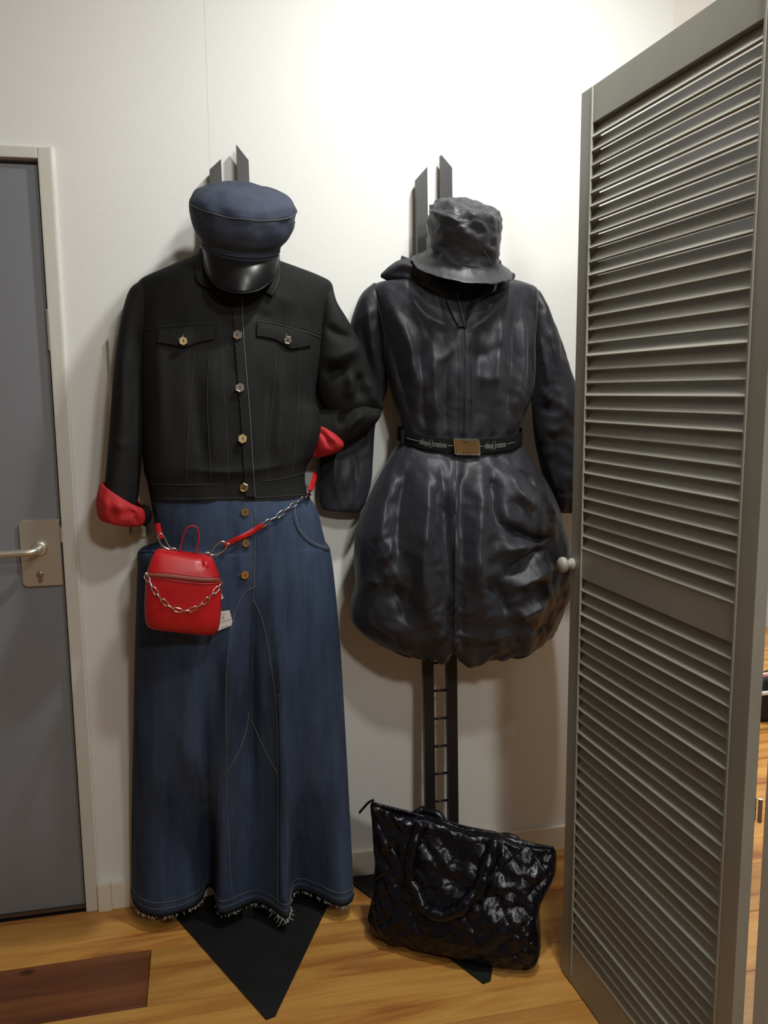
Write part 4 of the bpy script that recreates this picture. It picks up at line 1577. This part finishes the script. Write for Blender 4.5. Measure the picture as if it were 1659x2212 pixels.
cr_ = [(a, b * (1.45 if min(q[1] for q in a) > 940 else 1.15), c * 1.25, d * 1.25) for a, b, c, d in cr_]


def coat_disp(v, t, th):
    f = np.clip(np.sin(th) * 2, 0, 1)
    low = smoothstep(.44, .56, t)
    belt_ = 1 - smoothstep(.33, .39, t) * (1 - smoothstep(.46, .52, t))
    d = f * belt_ * ((.010 + .007 * low) * facet(v, 6.5, 3, 6, (1, 1, .6)) + (.006 + .0045 * low) * facet(v, 15, 8, 6) + (.0026 + .0016 * low) * facet(v, 34, 14, 5))
    g = smoothstep(.86, .96, t)
    d += g * (.006 * np.sin(46 * th + 3 * np.sin(3 * th)) + .007 * np.sin(17 * th + 1.0))
    wst = smoothstep(.36, .40, t) * (1 - smoothstep(.47, .56, t))
    d += f * wst * .003 * (np.sin(21 * th + 3 * np.sin(4 * th)) - 1)
    return d


def coat_post(v, t, th):
    # the open front edge hangs lowest beside the slit
    x = proj(v)[:, 0]
    g = smoothstep(.84, .97, t) * np.clip(np.sin(th), 0, 1)
    v = v.copy()
    v[:, 2] -= .024 * np.clip(np.sin(th), 0, 1) ** 1.2 * smoothstep(.22, .38, t) * (1 - smoothstep(.48, .62, t))
    v[:, 2] -= g * (.020 * np.exp(-((x - 1020) / 28.0) ** 2) + .012 * np.exp(-((x - 955) / 12.0) ** 2) - .034 * np.exp(-((x - 981) / 9.0) ** 2))
    v[:, 1] = np.minimum(v[:, 1], -.012)
    return v


V_, F_ = loft(coat_rows, 14, 260, 2.4, cr_, disp=coat_disp, edgefade=.45, post=coat_post, sharp=.5)
cbody = build('coat_body', V_, F_, M['nylon'], coat)
SCt = Surf(cbody)
crk = lambda s_, a=.0035: (lambda v, t, th: (a * facet(v, 10, int(s_), 6) + a * .55 * facet(v, 24, int(s_) + 5, 6)) * np.clip(np.sin(th) * 1.5, 0, 1) + .006 * smoothstep(.9, 1, t) * np.sin(22 * th))
V_, F_ = loft([
    (806, 612, -.090, 832, 622, -.092, .018, .018),
    (780, 636, -.090, 834, 668, -.092, .046, .036),
    (762, 680, -.070, 834, 730, -.088, .044, .040),
    (748, 740, -.042, 838, 800, -.078, .028, .028),
    (728, 820, -.036, 834, 852, -.052, .022, .022),
    (708, 900, -.036, 812, 912, -.042, .022, .022),
    (694, 980, -.038, 806, 985, -.044, .026, .024),
    (688, 1040, -.042, 802, 1040, -.048, .030, .026),
    (689, 1080, -.042, 790, 1085, -.048, .028, .026),
    (696, 1100, -.042, 778, 1106, -.048, .022, .022),
    (706, 1100, -.042, 768, 1104, -.048, .014, .014)], 10, 70, 2.1,
    [([(790, 640), (800, 720), (812, 800)], .010, 8, 10), ([(775, 680), (790, 760), (800, 820)], -.010, 8, 8), ([(808, 640), (822, 720), (824, 830)], -.008, 6, 7), ([(720, 960), (725, 1040), (735, 1095)], .006, 10, 10), ([(760, 960), (770, 1040), (760, 1095)], -.006, 8, 8)], disp=crk(3.0, .008), sharp=.7)
build('coat_sleeve', V_, F_, M['nylon'], coat)
V_, F_ = loft([
    (1150, 622, -.092, 1166, 632, -.092, .016, .016),
    (1146, 660, -.098, 1182, 672, -.096, .044, .040),
    (1146, 730, -.102, 1208, 740, -.100, .060, .050),
    (1150, 810, -.106, 1232, 815, -.102, .066, .054),
    (1152, 880, -.108, 1252, 880, -.104, .068, .056),
    (1158, 950, -.108, 1264, 950, -.104, .066, .056),
    (1172, 1020, -.106, 1268, 1020, -.104, .062, .054),
    (1186, 1070, -.104, 1262, 1072, -.102, .054, .048),
    (1196, 1104, -.102, 1254, 1104, -.102, .040, .038),
    (1204, 1102, -.102, 1246, 1102, -.102, .026, .026)], 10, 70, 2.1,
    [([(1158, 690), (1172, 780), (1190, 860)], .012, 10, 10), ([(1180, 720), (1200, 800), (1210, 850)], -.010, 9, 9), ([(1160, 830), (1185, 860), (1205, 850)], .012, 9, 9), ([(1165, 880), (1195, 890), (1215, 875)], -.010, 9, 9), ([(1175, 920), (1195, 930), (1225, 915)], .008, 9, 9), ([(1170, 960), (1190, 1030), (1215, 1090)], .008, 12, 12)], disp=crk(8.0, .011), sharp=.7)
build('coat_sleeve', V_, F_, M['nylon'], coat)
# sleeve seams
for pts in ([(806, 614), (818, 660), (830, 720), (834, 790)], [(1158, 626), (1156, 680), (1150, 740), (1152, 800)]):
    stitch('armhole_seam', SCt, pts, .0013, M['nylon'], coat, off=.001)
# neck opening, hood and lapel
V_, F_ = patch(SCt, [(940, 600), (975, 602), (1020, 606), (1062, 610)], [(990, 660), (998, 690), (1003, 704), (1012, 672)], 24, 14, .0035, .002)
build('neck_lining', V_, F_, M['lining'], coat)
V_, F_ = loft([
    (823, 592, -.110, 824, 600, -.112, .006, .010),
    (838, 578, -.118, 842, 606, -.125, .026, .030),
    (860, 565, -.124, 868, 614, -.142, .036, .040),
    (885, 566, -.134, 900, 626, -.160, .036, .040),
    (915, 584, -.150, 930, 642, -.178, .030, .036),
    (950, 606, -.168, 958, 654, -.192, .022, .030),
    (982, 632, -.184, 982, 668, -.204, .012, .022),
    (996, 652, -.198, 994, 676, -.206, .004, .010)], 9, 44, 2.0,
    [([(840, 592), (880, 588), (930, 612)], -.010, 7, 7), ([(850, 575), (890, 578), (940, 602)], .008, 7, 7)], disp=lambda v, t, th: .004 * rnoise(v, 22, 4.0))
build('hood', V_, F_, M['nylon'], coat)
V_, F_ = loft([(868, 552, -.120, 862, 572, -.122, .004, .006), (876, 556, -.125, 872, 580, -.130, .012, .014), (900, 566, -.130, 890, 592, -.145, .016, .018), (930, 580, -.14, 925, 604, -.155, .014, .016)], 6, 24, disp=lambda v, t, th: .003 * rnoise(v, 25, 9.0))
build('hood', V_, F_, M['nylon'], coat)
lap_t = [(1104, 600), (1075, 606), (1045, 620), (1022, 642), (1008, 672), (1003, 704)]
lap_b = [(1090, 624), (1070, 634), (1048, 642), (1032, 654), (1016, 680), (1006, 708)]
V_, F_ = patch(SCt, lap_t, lap_b, 34, 9, .006, .003, .002, offs=lambda u, t: .026 * t * math.sin(math.pi * min(1, .15 + u * .9)))
lap = build('lapel', V_, F_, M['nylon'], coat)
lf_t = [(985, 634), (990, 655), (996, 680), (1001, 706)]
V_, F_ = patch(SCt, [(962, 648), (970, 668), (980, 690), (993, 708)], lf_t, 24, 6, .006, .003, .002)
build('lapel', V_, F_, M['nylon'], coat)
V_, F_ = loft([(1096, 588, -.13, 1090, 606, -.14, .008, .010), (1108, 590, -.125, 1104, 606, -.132, .010, .012), (1113, 594, -.118, 1111, 602, -.12, .004, .006)], 6, 20)
build('hood', V_, F_, M['nylon'], coat)
# zip
SLp = Surf(cbody)
zl = SLp.path([(1003, 706), (1006, 760), (1007, 840), (1004, 935)], 110, .0012)
b = MB()
for i, p in enumerate(zl):
    b.box(p - np.array([.0022, .0010, .0009]), p + np.array([.0022, .0010, .0009]))
zt = b.build('zip_teeth', plain('dark_zip', (.028, .028, .032), .35, spec=.6), coat)
zl2 = Surf(lap, cbody)
pz = zl2.path([(986, 636), (992, 662), (997, 686), (1002, 706)], 34, .007)
b = MB()
for i, p in enumerate(pz):
    b.box(p - np.array([.0014, .0010, .0008]), p + np.array([.0014, .0010, .0008]))
b.build('zip_teeth', plain('grey_zip', (.10, .10, .11), .35, metal=.4), coat)
h = SLp.hit(1000, 707, .009)[0]
MB().box(h + np.array([-.014, -.002, -.0016]), h + np.array([.010, .002, .0016]), .001).build('zip_pull', plain('zip_pull_metal', (.05, .05, .05), .3, metal=.8), coat)
MB().box(h + np.array([.002, -.003, -.004]), h + np.array([.010, .003, .008]), .001).build('zip_slider', plain('zip_slider_metal', (.03, .03, .035), .3, metal=.6), coat)
for off_x in (-13, 13):
    pts = [(1003 + off_x, 745), (1006 + off_x, 830), (1004 + off_x, 930)]
    stitch('seam', SCt, pts, .0011, M['nylon'], coat, off=.0012)
stitch('seam', SCt, [(985, 990), (985, 1150), (983, 1300), (982, 1420)], .0014, M['nylon'], coat, off=.0015)

# ------------------------------------------------------------------ belt
belt = thing('belt', P(1000, 968, -.22), 'black webbing belt with gold buckle around the raincoat', 'belt')


def sag(v, t, th):
    v = v.copy()
    v[:, 2] -= .028 * np.clip(np.sin(th), 0, 1) ** 1.2
    return v


def belt_rows(e):
    # outer face down, round the lower edge, inner face up
    Y = -.113
    return [(863 - e, 922, Y, 1119 + e, 922, Y, .1185, .0985), (863 - e, 924, Y, 1119 + e, 924, Y, .1200, .099), (862 - e, 940, Y, 1120 + e, 940, Y, .1205, .099), (863 - e, 951, Y, 1119 + e, 951, Y, .1200, .099), (864 - e, 952, Y, 1118 + e, 952, Y, .1185, .0985)]


V_, F_ = loft(belt_rows(3), 5, 150, 2.2, post=sag)
web = build('webbing', V_, F_, M['webbing'], belt)
SB = Surf(web)


def belt_mid(px):
    """picture height of the belt's centre line"""
    c = [(866, 937), (900, 946), (940, 956), (985, 964), (1010, 967), (1040, 964), (1080, 955), (1116, 940)]
    return np.interp(px, [a for a, b in c], [b for a, b in c])


# find the centre line of the built belt by casting
cxs = np.linspace(868, 1114, 40)
mids = []
for x in cxs:
    ys = []
    for y in np.linspace(905, 1010, 130):
        q = SB.t.ray_cast(Vector(CAM.tolist()), Vector(ray(x, y).tolist()).normalized())[0]
        if q is not None and q[1] < -.125:
            ys.append(y)
    mids.append((min(ys) * .5 + max(ys) * .5 if ys else 945, (max(ys) - min(ys)) if ys else 30))
mid_y = np.array([m_[0] for m_ in mids])
wid_y = np.array([m_[1] for m_ in mids])


def text_on_belt(txt, x0, x1, hfrac, yoff=0.0):
    cu = bpy.data.curves.new('txt', 'FONT')
    cu.body = txt
    cu.size = 1.0
    cu.resolution_u = 3
    ob = bpy.data.objects.new('txt', cu)
    COL.objects.link(ob)
    dg = bpy.context.evaluated_depsgraph_get()
    me = ob.evaluated_get(dg).to_mesh()
    v = np.array([p.co[:] for p in me.vertices])
    fc = [list(p.vertices) for p in me.polygons]
    ob.evaluated_get(dg).to_mesh_clear()
    bpy.data.objects.remove(ob, do_unlink=True)
    bpy.data.curves.remove(cu)
    a, b2 = v[:, 0].min(), v[:, 0].max()
    out = []
    for q in v:
        px = x0 + (q[0] - a) / (b2 - a) * (x1 - x0)
        my, wy = np.interp(px, cxs, mid_y), np.interp(px, cxs, wid_y)
        py = np.clip(my + yoff - (q[1] - .28) * wy * hfrac, my - .42 * wy, my + .42 * wy)
        out.append(SB.hit(px, py, .0008)[0])
    return out, fc


V1, F1 = text_on_belt('oblique', 906, 928, .60)
build('belt_lettering', V1, F1, M['print'], web, False)
V1, F1 = text_on_belt('creations', 935, 964, .60)
build('belt_lettering', V1, F1, M['print'], web, False)
V1, F1 = text_on_belt('oblique', 1047, 1064, .60)
build('belt_lettering', V1, F1, M['print'], web, False)
V1, F1 = text_on_belt('creations', 1070, 1092, .60)
build('belt_lettering', V1, F1, M['print'], web, False)


def belt_line(x0, x1, n=14, o=0.0):
    return [SB.hit(x, np.interp(x, cxs, mid_y) + o, .0008)[0] for x in np.linspace(x0, x1, n)]


for a, b2 in ((880, 904), (966, 984), (1032, 1045), (1094, 1112)):
    MB().tube(belt_line(a, b2), .0007, 5).build('belt_print_line', M['print'], web)
# emblem between the words: an open angular S-like outline
for cx in (931, 1067):
    my = np.interp(cx, cxs, mid_y)
    em = [(-2.2, -7.5), (3.0, -8.5), (3.2, -1.5), (1.0, .5), (3.0, 6.0), (-1.5, 9.0), (-3.4, 7.5), (-1.2, 2.0), (-2.8, .2)]
    pth = [SB.hit(cx + x, my + y, .0009)[0] for x, y in em]
    MB().tube(pth, .0006, 4, closed=True).build('belt_emblem', M['print'], web)
# buckle
hq = SB.hit(1007, np.interp(1007, cxs, mid_y), .004)[0]
ux = np.array([.0335, -.0005, -.002])
uz = np.array([-.0035, -.004, .0235])
un = np.cross(ux, uz)
un /= np.linalg.norm(un)
if un[1] > 0:
    un = -un
ax_ = [ux / np.linalg.norm(ux), -un, uz / np.linalg.norm(uz)]
MB().box((-.030, -.007, -.019), (.030, .001, .019), .003, ax_, hq).build('buckle_plate', M['gold'], belt)
mbk = MB()
mbk.box((-.034, -.010, .0175), (.034, .002, .0235), .0025, ax_, hq)
mbk.box((-.034, -.008, -.0225), (.034, .002, -.0185), .002, ax_, hq)
mbk.box((-.036, -.006, -.0205), (-.0305, .002, .0205), .002, ax_, hq)
mbk.box((.0305, -.006, -.0205), (.036, .002, .0205), .002, ax_, hq)
mbk.build('buckle_frame', M['silver'], belt)
for s_ in (1, -1):
    pth = [hq + ax_[0] * (.009 * math.cos(a) - .004) + ax_[2] * s_ * (.0185 - .006 * math.sin(a)) + un * .0078 for a in np.linspace(0, math.pi, 12)]
    MB().tube(pth, .0008, 5).build('buckle_notch', M['ink'], belt, True)
b = MB()
b.box((-.006, -.002, -.019), (.006, .002, .019), .001, None, SB.hit(872, np.interp(872, cxs, mid_y), .002)[0])
b.build('belt_keeper', M['webbing'], belt)

# ------------------------------------------------------------------ bucket hat
HA = frame3(24, 5, -4)
HO = P(1000, 560, -.198)
hat = thing('rain_hat', HO, 'crumpled black nylon bucket hat on the stand above the raincoat', 'hat')


HAX = HA.copy()
HAX[2] = HA[2] - .13 * HA[0]


def hatdisp(L):
    up = smoothstep(.0, .03, L[:, 2])
    return (.4 + .6 * up) * (.013 * facet(L, 12, 5, 7) + .0085 * facet(L, 25, 9, 6) + .0035 * facet(L, 50, 19, 5))


V_, F_ = rings([(.004, .0985, .100, 0), (.03, .0965, .098, 0), (.075, .0955, .097, 0), (.108, .0955, .097, 0), (.121, .0935, .095, 0), (.130, .086, .088, 0), (.137, .068, .069, 0), (.140, .045, .045, 0), (.141, .015, .015, 0)], HO, HAX, n=140, disp=hatdisp, sub=7)
hc = build('hat_crown', V_, F_, M['hatnylon'], hat)


def brimdisp(L):
    return .006 * facet(L, 12, 21, 6) + .004 * facet(L, 30, 33, 6)


V_, F_ = rings([(.010, .0965, .098, 0), (.000, .103, .105, 0), (-.010, .118, .120, 0), (-.018, .134, .136, 0), (-.0205, .136, .138, 0), (-.021, .133, .135, 0), (-.012, .116, .118, 0), (-.001, .101, .103, 0)], HO, HA, n=110, disp=brimdisp, sub=5, close=False)
hbm = build('hat_brim', V_, F_, M['hatnylon'], hat)
SH = Surf(hc)
MB().tube([SH.hit(x, y, .001)[0] for x, y in ((1045, 542), (1050, 550), (1056, 560), (1060, 572))], .0012, 6).build('drawcord', M['thread_blue'], hat, True)
# ------------------------------------------------------------------ quilted tote bag
tote = thing('tote_bag', (.60, -.40, .006), 'black quilted nylon tote bag leaning in front of the raincoat stand', 'bag')
tr = [
    (806, 1732, -.236, 1194, 1832, -.462, .004, .004),
    (800, 1740, -.237, 1200, 1836, -.463, .022, .022),
    (803, 1765, -.240, 1203, 1852, -.466, .036, .034),
    (807, 1811, -.248, 1200, 1886, -.478, .054, .046),
    (811, 1860, -.256, 1186, 1918, -.490, .064, .052),
    (809, 1905, -.264, 1172, 1944, -.500, .072, .054),
    (803, 1946, -.274, 1165, 1972, -.512, .076, .054),
    (797, 1974, -.282, 1167, 2010, -.524, .076, .054),
    (798, 1992, -.286, 1168, 2042, -.532, .066, .050),
    (801, 2003, -.288, 1163, 2074, -.540, .052, .042),
    (810, 2008, -.286, 1150, 2090, -.544, .034, .028)]


def tote_disp(v, t, th):
    s_ = (v[:, 0] - .4) * .82 - (v[:, 1] + .25) * .57
    z = v[:, 2] + .06 * s_
    a, b2 = (s_ + z) / .058, (s_ - z) / .058
    puff = (np.abs(np.sin(math.pi * a)) * np.abs(np.sin(math.pi * b2))) ** .45
    f = np.clip(np.sin(th) * 2.5, 0, 1)
    ft = smoothstep(.04, .12, t)
    return f * ft * (.0075 * puff - .004 + .0075 * facet(v, 12, 4, 6) + .0055 * facet(v, 30, 7, 6) + .0028 * facet(v, 60, 17, 5)) + (1 - f) * .003 * fnoise(v, 40, 2.0)


def tote_post(v, t, th):
    v = v.copy()
    v[:, 2] = np.maximum(v[:, 2], .0075 + .002 * np.sin(th * 5))
    # the top opening sags between the corners
    g = (1 - smoothstep(.0, .16, t))
    x = proj(v)[:, 0]
    v[:, 2] -= g * .010 * np.sin(np.clip((x - 800) / 400, 0, 1) * math.pi * 3) ** 2
    return v


V_, F_ = loft(tr, 18, 260, 2.6, [([(860, 1790), (850, 1850), (870, 1900)], -.008, 14, 14), ([(1100, 1880), (1150, 1890), (1185, 1880)], .010, 14, 14), ([(1060, 1960), (1110, 1970), (1150, 1960)], -.008, 12, 12), ([(1120, 2050), (1145, 2060), (1150, 2070)], .008, 10, 10), ([(1000, 1840), (985, 1900), (950, 1940)], -.006, 14, 14)],
               disp=tote_disp, cap_top=True, cap_bot=True, edgefade=.3, post=tote_post)
tb = build('tote_body', V_, F_, M['quilt'], tote)
ST = Surf(tb)
# front handle, gathered tube
hpx_ = catmull([(912, 1782), (899, 1812), (889, 1845), (887, 1870), (896, 1912), (914, 1948), (938, 1972), (962, 1979), (990, 1970), (1014, 1950), (1034, 1918), (1050, 1880), (1062, 1845), (1070, 1818)], 8)
hpx_ = resample(hpx_, 130)
hpth = np.array([ST.hit(x, y, .013, fallback=-.36)[0] for x, y in hpx_])
for _ in range(6):
    hpth[1:-1] = (hpth[:-2] + 2 * hpth[1:-1] + hpth[2:]) / 4
i_ = np.arange(130)
rad = .0155 + .0045 * smoothstep(60, 110, i_) + .0012 * np.sin(i_ * 1.35) * .4 + .0008 * np.sin(i_ * .61 + 1)
b = MB().tube(hpth, rad, 18, up=(0, -1, 0))
hv = np.array(b.v)
hv = hv + np.stack([np.zeros(len(hv)), -.002 * rnoise(hv, 40, 3.0), .001 * fnoise(hv, 60, 2.0)], -1)
build('handle', hv, b.f, M['quilt'], tote)
# back handle hanging behind, and the zip
bh = catmull([P(898, 1758, -.27), P(912, 1750, -.262), P(940, 1757, -.285), P(955, 1770, -.30), P(965, 1800, -.31)], 6)
MB().tube(bh, .011, 12).build('handle', M['quilt'], tote, True)
bh = catmull([P(1070, 1815, -.37), P(1085, 1806, -.372), P(1105, 1808, -.385), P(1122, 1820, -.40), P(1130, 1840, -.41)], 6)
MB().tube(bh, .009, 12).build('handle', M['quilt'], tote, True)
zr = [P(x, y, Y) for x, y, Y in ((803, 1736, -.242), (871, 1752, -.28), (940, 1772, -.315), (1013, 1796, -.36), (1064, 1810, -.39), (1116, 1822, -.42), (1196, 1832, -.464))]
MB().tube(catmull(zr, 6), .0045, 8).build('top_zip', M['quilt'], tote, True)
MB().tube(catmull([P(808, 1728, -.238), P(797, 1733, -.236), P(788, 1742, -.236), P(776, 1756, -.236)], 6), .0058, 8, flat=.5).build('zip_pull_strap', M['quilt'], tote, True)

# ------------------------------------------------------------------ things glimpsed past the screen
rk = thing('shoe_rack', (2.36, .72, 0), 'low metal rack with two bars glimpsed past the folding screen', 'rack')
M['pinkbar'] = plain('pale_pink_enamel', (.70, .42, .40), .35)
M['whitebar'] = plain('white_enamel', (.75, .76, .78), .35)
MB().tube([(2.10, .72, .150), (2.80, .72, .150)], .009, 10).build('bar', M['whitebar'], rk, True)
MB().tube([(2.10, .72, .235), (2.80, .72, .235)], .009, 10).build('bar', M['pinkbar'], rk, True)
for x_ in (2.10, 2.80):
    MB().tube([(x_, .72, .002), (x_, .72, .250)], .009, 10).build('post', M['whitebar'], rk, True)
    MB().tube([(x_, .60, .010), (x_, .84, .010)], .009, 10).build('foot', M['whitebar'], rk, True)
bt = thing('dark_bag', (2.42, .76, .002), 'small black pouch standing behind the low rack', 'bag')
V_, F_ = [], []
for i in range(12):
    t = i / 11
    wx = .030 + .034 * math.sin(.25 + t * 2.3)
    for k in range(20):
        a = 2 * math.pi * k / 20
        V_.append((2.42 + wx * math.cos(a) * (1 + .10 * math.sin(5 * a)), .775 + wx * .45 * math.sin(a), .200 - .197 * t))
for i in range(11):
    for k in range(20):
        l = (k + 1) % 20
        F_.append([i * 20 + k, (i + 1) * 20 + k, (i + 1) * 20 + l, i * 20 + l])
F_.append(list(range(20)))
F_.append([11 * 20 + k for k in range(20)][::-1])
build('pouch', V_, F_, M['lining'], bt)
MB().tube(catmull([(2.39, .775, .195), (2.40, .775, .225), (2.44, .775, .225), (2.45, .775, .195)], 6), .004, 8).build('pouch_handle', M['lining'], bt, True)
